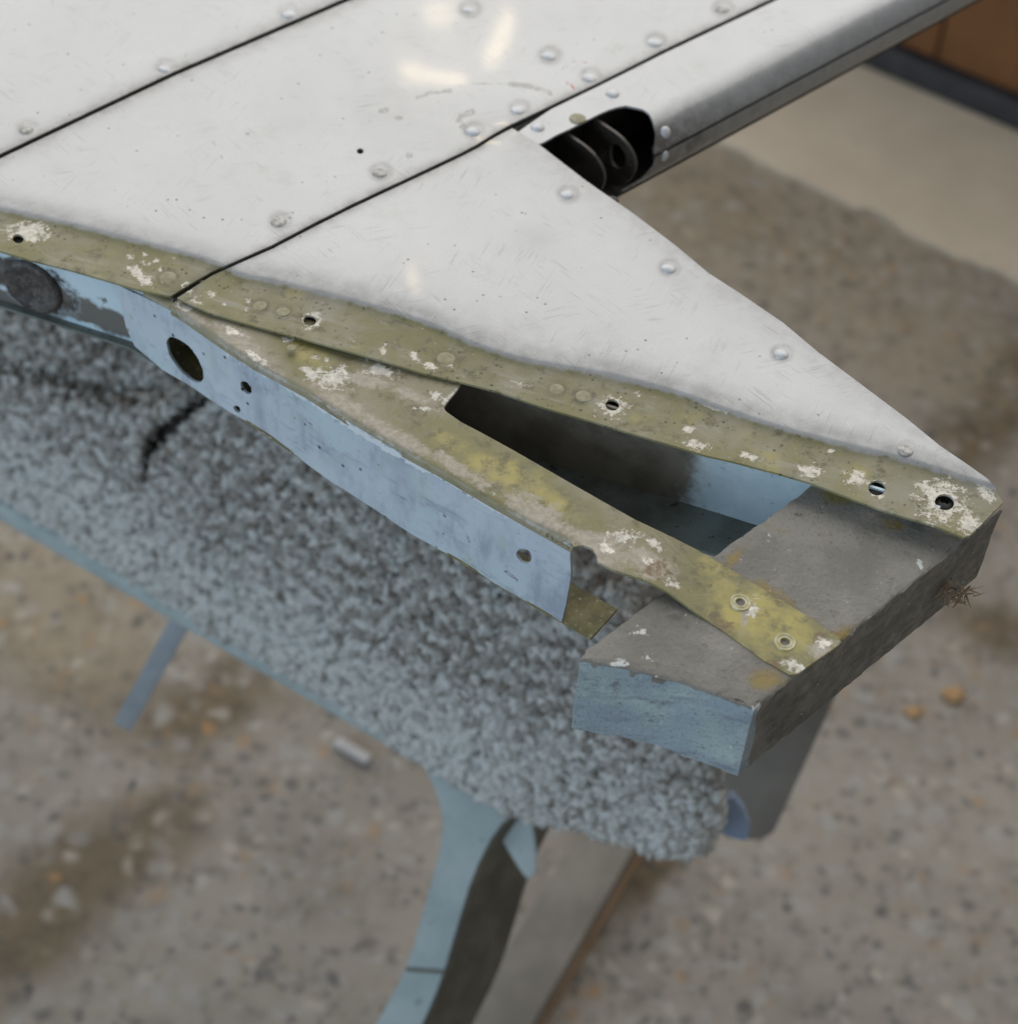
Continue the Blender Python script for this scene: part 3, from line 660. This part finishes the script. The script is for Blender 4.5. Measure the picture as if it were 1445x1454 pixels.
# folded foot of the inner wall
ft_s = np.linspace(s0, s1, 30); fa = in_plane(ft_s, botz(ft_s)); fb = fa + IN * np.interp(ft_s, [s0, sl[-1], sl[-1] + .05, s1], [.0035, .0035, .019, .021])[:, None]
n_ = len(fa); V = np.concatenate([fa + up3, fb + up3, fa - up3, fb - up3]); T = []
for i in range(n_ - 1):
    T += [(i, n_ + i, n_ + i + 1, i + 1), (2 * n_ + i, 2 * n_ + i + 1, 3 * n_ + i + 1, 3 * n_ + i), (i, i + 1, 2 * n_ + i + 1, 2 * n_ + i), (n_ + i, 3 * n_ + i, 3 * n_ + i + 1, n_ + i + 1)]
from_arrays('inner_foot', V, T, mat_plain('grimy_teal_metal', (.10, .11, .095), (.17, .195, .18), 60, .5, .1, .4, (.06, .06, .05)), WING)

# underside skin closing the wing from below
zq = lambda p, z: np.array([p[0], p[1], WZ + z])
us = [in_plane(np.array([a]), botz(np.array([a])))[0] - IN * .003 for a in (s0, sl[-1], .0, .05)] + [zq(A0 + EX * (s_k - .05) + NX * .012, -.036), zq(A0 + EX * s_end + NX * .012, -.036), zq(at_z([(300, -560)], 0)[0], -.036), zq(at_z([(-160, -380)], 0)[0], -.036)]
prism('underside_skin', us, [q - np.array([0, 0, .001]) for q in us], INNER, WING)

# ---- grey end block
ZB = -.0106; HB = .0395
bt = [(822, 938), (832, 923), (929, 849), (1138, 700), (1180, 668), (1422, 722), (1371, 767), (1070, 1007), (1010, 985), (953, 964), (890, 949)]
T0 = at_z(bt, ZB)
def block_mesh():
    # rings from the top face down the sides, corners worn round
    P0 = resample([(p[0], p[1]) for p in T0], .003); c = P0.mean(0); n = len(P0)
    nrm = np.roll(P0, -1, 0) - np.roll(P0, 1, 0); nrm /= np.linalg.norm(nrm, axis=1)[:, None]; nrm = np.stack([-nrm[:, 1], nrm[:, 0]], 1)
    if ((P0 - c) * nrm).sum() < 0: nrm = -nrm
    rings = []; lv = [(0.0013, 0), (.0005, -.0002), (.0001, -.0006), (0, -.0013)] + [(0, -h) for h in np.linspace(.006, HB - .0015, 8)] + [(.0003, -HB + .0002), (.0009, -HB)]
    for ins, dz in lv:
        jag = rng.normal(0, .00028, n) if dz > -.003 else rng.normal(0, .00016, n)
        dd = (-ins + jag)[:, None]
        q = P0 + nrm * dd + 0
        rings.append(np.column_stack([q, np.full(n, WZ + ZB + dz) + rng.normal(0, .00010, n)]))
    V = np.concatenate(rings); T = []
    m = len(rings)
    for r_ in range(m - 1):
        for i in range(n):
            j = (i + 1) % n; T.append((r_ * n + i, r_ * n + j, (r_ + 1) * n + j, (r_ + 1) * n + i))
    # lids
    top2 = rings[0][:, :2] * 4000
    V2, T2 = triangulate([tuple(p) for p in top2], [], 16)
    b0 = len(V); tv = np.column_stack([V2 / 4000, np.full(len(V2), WZ + ZB) + rng.normal(0, .00004, len(V2))]); 
    V = np.concatenate([V, tv]); T += [tuple(t + b0) for t in T2]
    T.append(tuple(range((m - 1) * n, m * n)))
    bm = bmesh.new(); vs = [bm.verts.new(v) for v in V]
    for t in T:
        try: bm.faces.new([vs[i] for i in t])
        except ValueError: pass
    bmesh.ops.remove_doubles(bm, verts=bm.verts, dist=.00025); bmesh.ops.recalc_face_normals(bm, faces=bm.faces)
    me = bpy.data.meshes.new('end_block'); cc = V.mean(0)
    co = np.array([tuple(v.co) for v in bm.verts])
    for v in bm.verts: v.co -= Vector(cc)
    bm.to_mesh(me); bm.free()
    px = project(co); z = co[:, 2] - WZ - ZB
    fr = T0[[0, 7], :2]; fd = fr[1] - fr[0]; fn = np.array([fd[1], -fd[0]]) / np.linalg.norm(fd)
    front = np.exp(-((co[:, :2] - fr[0]) @ fn / .004) ** 2)
    A = dict(blue=np.where(z < -.0012, front * 1.4, 0) * sstep(1090, 1060, px[:, 0]),  # cool daylight painted into the colour of the front face
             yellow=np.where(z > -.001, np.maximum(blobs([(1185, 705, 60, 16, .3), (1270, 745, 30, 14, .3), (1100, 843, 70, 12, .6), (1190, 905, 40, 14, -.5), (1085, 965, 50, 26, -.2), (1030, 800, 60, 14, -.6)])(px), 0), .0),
             dark=np.maximum(np.where(z > -.002, blobs([(1300, 745, 160, 18, .3), (960, 880, 90, 20, .6)])(px) * .6, 0), .55 * sstep(1062, 1085, px[:, 0]) * (z < -.0012)),  # painted shade: bands under flange and strap, and the right face
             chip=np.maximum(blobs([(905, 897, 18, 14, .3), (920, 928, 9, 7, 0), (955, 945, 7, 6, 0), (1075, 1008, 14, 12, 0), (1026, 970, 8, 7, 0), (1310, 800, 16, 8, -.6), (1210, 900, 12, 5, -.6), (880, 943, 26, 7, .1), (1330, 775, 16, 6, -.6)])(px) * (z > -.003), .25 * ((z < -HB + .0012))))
    for kk, a in A.items():
        at = me.attributes.new(kk, 'FLOAT', 'POINT'); at.data.foreach_set('value', np.ascontiguousarray(a, dtype=np.float32))
    me.polygons.foreach_set('use_smooth', [True] * len(me.polygons)); me.set_sharp_from_angle(angle=math.radians(48))
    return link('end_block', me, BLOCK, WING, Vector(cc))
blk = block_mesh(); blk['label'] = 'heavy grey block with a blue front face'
# frayed straw-coloured fibres caught on the far corner of the block
STRAW = mat_plain('straw_fibre', (.30, .22, .13), (.16, .10, .06), 400, .8)
V = []; T = []
c0 = at_z([(1350, 836)], -.030)[0] + np.array([.001, -.001, 0])
for i in range(46):
    a = c0 + rng.normal(0, .0024, 3); d = np.array([.45, -.45, -.1]) + rng.normal(0, .75, 3); d /= np.linalg.norm(d); L = rng.uniform(.0025, .0055)
    s_ = np.cross(d, rng.normal(0, 1, 3)); s_ /= np.linalg.norm(s_); w_ = rng.uniform(.00022, .00055); t_ = np.cross(s_, d); bend = rng.normal(0, .0014, 3)
    b0 = len(V)
    for f_, wk in ((0, 1), (.5, .9), (1, .4)):
        c = a + d * L * f_ + bend * f_ * f_
        V += [c + s_ * w_ * wk, c - s_ * w_ * wk * .5 + t_ * w_ * wk * .87, c - s_ * w_ * wk * .5 - t_ * w_ * wk * .87]
    for m_ in range(2):
        for e_ in range(3): T.append((b0 + m_ * 3 + e_, b0 + m_ * 3 + (e_ + 1) % 3, b0 + m_ * 3 + 3 + (e_ + 1) % 3, b0 + m_ * 3 + 3 + e_))
fr_ = from_arrays('frayed_fibres', V, T, STRAW, blk); fr_['kind'] = 'stuff'

# ------------------------------------------------------------------ carpeted trestle below the wing
TZ = -.40                                        # top of the trestle board, relative to the wing skin
PADLOW = [(-200, 590), (0, 700), (100, 760), (182, 812), (260, 868), (330, 905), (467, 983), (556, 1045), (640, 1100), (711, 1146), (800, 1168), (893, 1190), (945, 1212), (985, 1210), (1008, 1194), (1018, 1160), (1016, 1110)]
WB = np.array([(-200, 380), (0, 425), (193, 490), (357, 604), (555, 737), (796, 884), (1030, 1000)], float)
PL = np.array(PADLOW[:15], float)
def pad_t(P): a = np.interp(P[:, 0], WB[:, 0], WB[:, 1]); b = np.interp(P[:, 0], PL[:, 0], PL[:, 1]); return (P[:, 1] - a) / (b - a)
FOLD = [(-200, 500), (-40, 520), (40, 545), (140, 578), (230, 578), (330, 545)]
def z_pad(P):
    t = pad_t(P); z = -.22 - .15 * sstep(-.1, 1.05, t)
    z = z - .022 * np.clip((t - .86) / .14, 0, 1.2) ** 2
    z = z + .004 * np.sin(P[:, 0] / 95 + P[:, 1] / 60) + .003 * np.sin(P[:, 0] / 47 - P[:, 1] / 80)
    fx = np.array(FOLD, float); fy = np.interp(P[:, 0], fx[:, 0], fx[:, 1]); m = sstep(330, 250, P[:, 0])
    return z - .020 * m * sstep(10, -30, P[:, 1] - fy) + .003 * m * np.exp(-((P[:, 1] - fy - 14) / 16) ** 2)
def mat_carpet():
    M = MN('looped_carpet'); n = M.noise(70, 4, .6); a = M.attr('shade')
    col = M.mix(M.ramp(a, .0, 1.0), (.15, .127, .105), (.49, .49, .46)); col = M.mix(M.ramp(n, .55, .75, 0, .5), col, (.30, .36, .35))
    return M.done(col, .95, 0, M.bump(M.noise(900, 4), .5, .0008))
CARPET = mat_carpet()
TROOT_P = at_z([(640, 1180)], TZ)[0]
def make_pad(outline, label, seed):
    outline = smooth_poly(outline, 1, True)
    o = sheet('carpet_pad', outline, lambda P: at_z(P, z_pad(P)), CARPET, None, step=9, thick=.014, into=(0, .62, -.78), attrs=dict(shade=lambda P: .15 + .5 * sstep(.7, .95, pad_t(P))), smooth=60)  # pad colour darkened towards the back as painted shade
    tag(o, label, 'carpet', 'carpet pads on the trestle')
    # the pile: thousands of yarn loops
    r = np.random.default_rng(seed); O = np.array(outline); lo, hi = O.min(0), O.max(0)
    n = int((hi[0] - lo[0]) * (hi[1] - lo[1]) / 40); P = lo + r.random((n, 2)) * (hi - lo); P = P[inside(P, O)]
    P = P[(P[:, 0] > -170)]
    c = at_z(P, z_pad(P)); n = len(c)
    # a few rows of loops over the edge
    E = resample(outline, 5); E = E[(E[:, 0] > -170)]; ce = []
    for z_ in (.002, .006, .010, .013): 
        q = at_z(E, z_pad(E)); q = q + z_ * np.array([0, .62, -.78]) + r.normal(0, .001, q.shape); ce.append(q)
    c = np.concatenate([c] + ce); n = len(c)
    t = pad_t(project(c))
    oct_ = np.array([(1, 0, 0), (-1, 0, 0), (0, 1, 0), (0, -1, 0), (0, 0, 1), (0, 0, -1)], float)
    faces = [(0, 2, 4), (2, 1, 4), (1, 3, 4), (3, 0, 4), (2, 0, 5), (1, 2, 5), (3, 1, 5), (0, 3, 5)]
    ax = r.normal(0, 1, (n, 3)); ax /= np.linalg.norm(ax, axis=1)[:, None]; bx = np.cross(ax, r.normal(0, 1, (n, 3))); bx /= np.linalg.norm(bx, axis=1)[:, None]; cx = np.cross(ax, bx)
    sz = r.uniform(.0028, .0050, n)
    V = c[:, None, :] + np.array([0, 0, .0007]) + (oct_[None, :, 0, None] * ax[:, None] * 1.7 + oct_[None, :, 1, None] * bx[:, None] + oct_[None, :, 2, None] * cx[:, None]) * sz[:, None, None]
    T = (np.arange(n)[:, None, None] * 6 + np.array(faces)[None]).reshape(-1, 3)
    cq = c @ np.array([[.8, .6, 0], [-.6, .8, 0], [0, 0, 1]]); clump = np.sin(cq[:, 0] * 400 + 2.5 * np.sin(c[:, 1] * 230)) * np.sin(cq[:, 1] * 380 + cq[:, 2] * 340 + 2 * np.sin(c[:, 0] * 190))
    sh = np.clip(.43 + .36 * clump + r.normal(0, .11, n) + .45 * sstep(.35, .95, t), 0, 1)  # loops coloured darker under the wing, painting in its shade
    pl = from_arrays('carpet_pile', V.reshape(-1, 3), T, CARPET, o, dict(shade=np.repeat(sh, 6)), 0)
    pl.data.polygons.foreach_set('use_smooth', [True] * len(pl.data.polygons)); pl['kind'] = 'stuff'
    return o
right = [(330, 520), (318, 562), (290, 592), (246, 632), (222, 655), (222, 720), (240, 790), (262, 845), (285, 885)] + [p for p in PADLOW if p[0] > 290] + [(1000, 1000), (870, 880), (960, 820), (900, 740), (700, 690), (500, 560)]
left = [(-200, 380), (0, 395), (200, 460), (330, 520), (292, 548), (246, 576), (202, 608), (194, 650), (214, 722), (236, 795), (250, 838), (262, 866)] + [p for p in PADLOW[::-1] if p[0] < 250]
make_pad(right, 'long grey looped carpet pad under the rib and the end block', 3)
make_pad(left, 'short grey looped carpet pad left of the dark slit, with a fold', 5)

SLIT_SHADE = sheet('slit_shade_sheet', smooth_poly([(150, 520), (360, 520), (350, 640), (270, 760), (170, 730)], 1, True), lambda P: at_z(P, z_pad(P) - .018), mat_plain('slit_shade', (.03, .026, .022), (.05, .043, .036), 200, .95), None, step=14, thick=.004, into=(0, .62, -.78))  # dark sheet added under the gap, standing in for shade in the slit
tag(SLIT_SHADE, 'added dark sheet that darkens the slit between the carpet pads', 'sheet')
TEAL = mat_plain('pale_teal_paint', (.27, .33, .33), (.36, .415, .41), 24, .5, 0, .3, (.20, .235, .23))
TEALD = mat_plain('dull_olive_steel', (.075, .07, .052), (.13, .122, .092), 40, .55, 0, .2)
STEEL = mat_plain('blue_grey_steel', (.27, .31, .34), (.32, .36, .39), 60, .4, .3, .1)
BLUE = mat_plain('blue_end_cap', (.17, .23, .33), (.20, .26, .36), 60, .45, 0, .1)
TR = bpy.data.objects.new('trestle', None); COL.objects.link(TR)
tag(TR, 'pale teal painted trestle with splayed leg under the carpet pads', 'trestle')
b0 = at_z([(-200, 600)], TZ)[0]; b1 = at_z([(640, 1085)], TZ)[0]; bd = (b1 - b0) / np.linalg.norm(b1 - b0); bn = np.array([bd[1], -bd[0], 0])
TR.location = Vector(((b0 + b1) / 2 * np.array([1, 1, 0])))
z3 = np.array([0, 0, 1.0])
bar('board', b0 - bn * .06 - z3 * .011 - bd * .1, b1 - bn * .06 - z3 * .011, .12, .020, TEAL, TR, bevel=.004)
# stand of the far support, hidden under the pads, reaching the right end
e1 = at_z([(1000, 1150)], TZ - .012)[0]
bar('cross_rail', b1 - bd * .10 - bn * .05 - z3 * .03, e1 - z3 * .012, .05, .022, TEAL, TR, bevel=.003)
# splayed leg: a flat face with a flange turned back, gusset at its head
def foot(p): return at_z([p], -WZ)[0]
lt = at_z([(655, 1140)], TZ - .02)[0]; lb = foot((280, 2050))
le = (lb - lt) / np.linalg.norm(lb - lt)
vd = CAM - (lt + lb) / 2; ls = np.cross(le, vd); ls /= np.linalg.norm(ls); lu = np.cross(ls, le)
if ls[0] < 0: ls = -ls
if lu @ vd < 0: lu = -lu
def leg_plate(name, c0, c1, w0, w1, side, thick, mat):
    q = lambda c, w: [c - side * w / 2, c + side * w / 2, c + side * w / 2 - np.cross(side, le) * 0 - lu * thick, c - side * w / 2 - lu * thick]
    return prism(name, q(c0, w0), q(c1, w1), mat, TR, .001)
LL = smooth_poly([(598, 1078), (622, 1130), (631, 1175), (620, 1225), (607, 1273), (579, 1372), (535, 1454), (400, 1705), (215, 2050)], 1)
LR = smooth_poly([(735, 1152), (705, 1175), (672, 1240), (649, 1315), (628, 1388), (600, 1454), (470, 1705), (290, 2050)], 1)
lp = on_plane(LL + LR[::-1], lt, lu); prism('leg', list(lp), list(lp - lu * .004), TEAL, TR)
rr = on_plane(LR, lt, lu); V = np.concatenate([rr - lu * .002, rr - lu * .055 + ls * .030, rr - lu * .002 + ls * .002, rr - lu * .055 + ls * .032]); n_ = len(rr); T = []
for i in range(n_ - 1):
    for a, b in ((0, 1), (1, 3), (3, 2), (2, 0)): T.append((a * n_ + i, a * n_ + i + 1, b * n_ + i + 1, b * n_ + i))
from_arrays('leg_flange', V, T, TEALD, TR)  # inner face of the leg, widened and darkened to paint the shaded recess
g1 = on_plane(smooth_poly([(690, 1150), (752, 1160), (760, 1200), (760, 1240), (748, 1250), (730, 1222), (712, 1192)], 1, True), lt - lu * .012, lu); prism('brace', list(g1), list(g1 - lu * .008), TEAL, TR)
jl = on_plane([(577, 1374), (632, 1378), (631, 1383), (575, 1379)], lt + lu * .0006, lu); prism('leg_joint', list(jl), list(jl - lu * .003), TEALD, TR)
# right end: blue cap and a flat dark plate behind it
ec = on_plane([(1012, 1165), (1022, 1142), (1040, 1130), (1056, 1150), (1064, 1172), (1060, 1196), (1034, 1190), (1014, 1182)], at_z([(1035, 1165)], TZ - .01)[0], lu)
prism('end_cap', list(ec), list(ec - lu * .012), BLUE, TR, .002)
PLATE_DARK = mat_plain('dark_grey_brown', (.135, .12, .098), (.17, .15, .122), 30, .6)
eb = at_z([(1090, 1110)], TZ - .16)[0]; en = (CAM - eb) * np.array([1, 1, .35]); en /= np.linalg.norm(en)
e2 = on_plane([(1025, 1060), (1200, 955), (1178, 1006), (1098, 1182), (1080, 1194), (1030, 1190)], eb, en)
prism('dark_end_plate', list(e2), list(e2 - en * .006), PLATE_DARK, TR, .001)
# steel locking bar poking out below the board
s0_ = at_z([(268, 862)], TZ - .01)[0]; s1_ = at_z([(176, 1028)], TZ - .14)[0]
PEG = bpy.data.objects.new('locking_bar', None); COL.objects.link(PEG); PEG.location = Vector(s1_)
tag(PEG, 'blue grey flat steel bar sticking out below the trestle board', 'bar')
bar('shaft', s0_, s1_, .013, .007, STEEL, PEG, up=tuple(CAM - s0_), bevel=.0012)
bar('head', s0_ + np.array([-.010, .004, .002]), s0_ + np.array([.010, -.008, .002]), .012, .010, STEEL, PEG, bevel=.0015)

# ------------------------------------------------------------------ floor and background
def mat_floor():
    M = MN('worn_concrete')
    n1, n2 = M.noise(5, 6, .6), M.noise(38, 6, .7)
    col = M.mix(M.ramp(n1, .35, .65), (.235, .205, .166), (.31, .27, .222)); col = M.mix(M.ramp(n2, .5, .75), col, (.135, .115, .092)); col = M.mix(M.ramp(M.noise(65, 5, .7), .52, .70), col, (.32, .30, .275))
    br = M.ramp(M.math('ADD', M.attr('brown'), M.math('MULTIPLY', M.math('SUBTRACT', M.noise(14, 6, .65), .5), 1.1)), .05, .75)
    col = M.mix(M.math('MULTIPLY', br, .95), col, M.mix(M.ramp(n2, .4, .66), (.15, .11, .062), (.10, .072, .042)))
    tn = M.ramp(M.math('ADD', M.attr('tan'), M.math('MULTIPLY', M.math('SUBTRACT', M.noise(11, 6, .65), .5), 1.0)), .0, .6)
    col = M.mix(M.math('MULTIPLY', tn, .75), col, M.mix(M.ramp(n2, .4, .66), (.33, .275, .195), (.25, .205, .14)))
    # aggregate
    warp = M.n.new('ShaderNodeVectorMath'); warp.operation = 'MULTIPLY_ADD'
    nz = M.n.new('ShaderNodeTexNoise'); nz.inputs['Scale'].default_value = 40; M.t.links.new(M.co, nz.inputs['Vector'])
    M.t.links.new(nz.outputs['Color'], warp.inputs[0]); warp.inputs[1].default_value = (.02, .02, .02); M.t.links.new(M.co, warp.inputs[2])
    peb = None
    for sc_, c_, thr in ((60, (.34, .19, .075), .88), (70, (.055, .053, .055), .78), (62, (.42, .37, .31), .78), (95, (.09, .085, .08), .66), (44, (.34, .32, .29), .70)):
        sep = M.n.new('ShaderNodeSeparateColor'); M.t.links.new(M.vor(sc_, out='Color', co=warp.outputs[0]), sep.inputs[0])
        p_ = M.math('MULTIPLY', M.ramp(M.vor(sc_, co=warp.outputs[0]), .62, .12), M.ramp(sep.outputs[0], thr, thr + .02)); p_ = M.math('MULTIPLY', p_, M.ramp(sep.outputs[1], 0, 1, .15, .75))
        col = M.mix(p_, col, c_); peb = p_ if peb is None else M.math('MAXIMUM', peb, p_)
    return M.done(col, .8, 0, M.bump(M.math('ADD', n2, M.math('MULTIPLY', peb, .3)), .5, .003))
FLOORM = mat_floor()
xs = np.concatenate([[-8, -4, -2], np.linspace(-1.2, 1.2, 97), [2, 4, 8]]); ys = np.concatenate([[-5, -2.5, -1], np.linspace(-.4, 2.2, 105), [3, 5, 9]])
gx, gy = np.meshgrid(xs, ys); FV = np.stack([gx.ravel(), gy.ravel(), 0 * gx.ravel()], 1); nx = len(xs)
FT = [(j * nx + i, j * nx + i + 1, (j + 1) * nx + i + 1, (j + 1) * nx + i) for j in range(len(ys) - 1) for i in range(nx - 1)]
fpx = project(FV)
brown = np.maximum(blobs([(120, 1240, 330, 110, -.55), (40, 1330, 220, 110, -.6), (90, 900, 260, 130, .5), (300, 1010, 200, 90, -.4), (1000, 300, 200, 90, .35), (1420, 560, 90, 260, .6), (1420, 900, 120, 60, .5), (930, 1240, 90, 40, -.9)])(fpx), -.6)  # brown floor stains; the band at the right edge is painted shadow
fl = from_arrays('floor', FV, FT, FLOORM, None, dict(brown=np.where(gy.ravel() > 3, -.6, brown), tan=np.maximum(blobs([(1080, 300, 420, 210, .35), (60, 850, 260, 160, .5), (1300, 480, 200, 130, .4)])(fpx), -.6)), 0); fl['kind'] = 'structure'; fl['label'] = 'worn speckled concrete workshop floor'
fl.location.z = 0
# paler slab set on the floor behind
PALE = mat_plain('pale_concrete', (.56, .48, .365), (.62, .535, .41), 16, .85, 0, .3, (.50, .425, .32))
sp_ = [(900, 120), (960, 165), (1050, 213), (1100, 240), (1150, 262), (1200, 287), (1250, 305), (1300, 338), (1380, 368), (1442, 398), (1500, 425), (1640, 500), (1900, 300), (1400, 0), (1000, -60)]
sp_ = resample(sp_, 22); sp_ = sp_ + rng.normal(0, 2.5, sp_.shape); s3 = at_z(sp_, -WZ + .006)
sl_ = prism('concrete_slab', list(s3), list(s3 * np.array([1, 1, 0]) - z3 * .02), PALE); sl_['kind'] = 'structure'; sl_['label'] = 'paler concrete slab behind the wing tip'
# brown cabinet
CABM = mat_plain('orange_brown_board', (.20, .085, .03), (.26, .115, .042), 12, .5, 0, .1); CABD = mat_plain('dark_base_rail', (.035, .036, .042), (.055, .055, .06), 40, .5)
c0 = at_z([(1215, 88)], -WZ + .006)[0]; c1 = at_z([(1445, 186)], -WZ + .006)[0]; cdv = (c1 - c0) / np.linalg.norm(c1 - c0); cn = np.array([cdv[1], -cdv[0], 0])
CAB = bpy.data.objects.new('cabinet', None); COL.objects.link(CAB); CAB.location = Vector(c0); tag(CAB, 'orange brown board cabinet on a dark base rail at the back', 'cabinet')
p0 = c0 - cdv * .45; p1 = c1 + cdv * .5
bar('base_rail', p0 + z3 * .018 - cn * .012, p1 + z3 * .018 - cn * .012, .03, .034, CABD, CAB)
bar('carcass', p0 + z3 * .45 - cn * .25, p1 + z3 * .45 - cn * .25, .44, .82, CABM, CAB)
jx = c0 + cdv * float(((at_z([(1322, 100)], -WZ + .03)[0]) - c0) @ cdv)
for a, b in ((p0, jx - cdv * .002), (jx + cdv * .002, p1)):
    bar('panel', a + z3 * .45 - cn * .02, b + z3 * .45 - cn * .02, .018, .82, CABM, CAB, bevel=.0015)
# timbers lying on the floor by the trestle foot
GTIM = mat_plain('grey_timber', (.165, .148, .122), (.225, .20, .168), 22, .8, 0, .4); BTIM = mat_plain('brown_timber', (.24, .155, .085), (.30, .20, .115), 22, .8, 0, .4)
t0 = at_z([(868, 1180)], -WZ + .03)[0]; t1 = at_z([(660, 1530)], -WZ + .03)[0]
t0 = t0 + (t0 - t1) * .2
o = bar('timber', t0 - z3 * .015, t1 - z3 * .015, .046, .03, GTIM, None); tag(o, 'long grey timber lying on the floor beside the trestle leg', 'timber')
u0_ = at_z([(905, 1205)], -WZ + .012)[0]; u1_ = at_z([(708, 1535)], -WZ + .012)[0]; u0_ = u0_ + (u0_ - u1_) * .1
o = bar('plank', u0_ - z3 * .006, u1_ - z3 * .006, .013, .012, BTIM, None); tag(o, 'narrow brown batten along the right side of the grey timber', 'batten')
WHT = mat_plain('white_offcut', (.36, .35, .34), (.42, .40, .39), 60, .7)
a_ = at_z([(478, 1053)], -WZ + .004)[0]; b_ = at_z([(524, 1080)], -WZ + .004)[0]
o = bar('offcut', a_, b_, .009, .006, WHT, None, bevel=.001); tag(o, 'small white strip lying on the floor below the trestle board', 'offcut')
ORG = mat_plain('orange_stone', (.36, .21, .09), (.42, .27, .13), 120, .8)
for (x, y, r_), lab in (((1352, 990, .011), 'larger tan pebble on the floor right of the end block'), ((1295, 1014, .008), 'smaller orange pebble left of the larger tan one')):
    bm = bmesh.new(); bmesh.ops.create_icosphere(bm, subdivisions=2, radius=r_)
    for v in bm.verts: v.co = Vector((v.co.x * (1 + .15 * math.sin(v.co.y * 300)), v.co.y * .8, v.co.z * .45 + .12 * r_ * math.sin(v.co.x * 400)))
    me = bpy.data.meshes.new('pebble'); bm.to_mesh(me); bm.free(); me.polygons.foreach_set('use_smooth', [True] * len(me.polygons))
    q = at_z([(x, y)], -WZ)[0]; o = link('pebble', me, ORG, None, Vector((q[0], q[1], r_ * .3))); tag(o, lab, 'pebble')
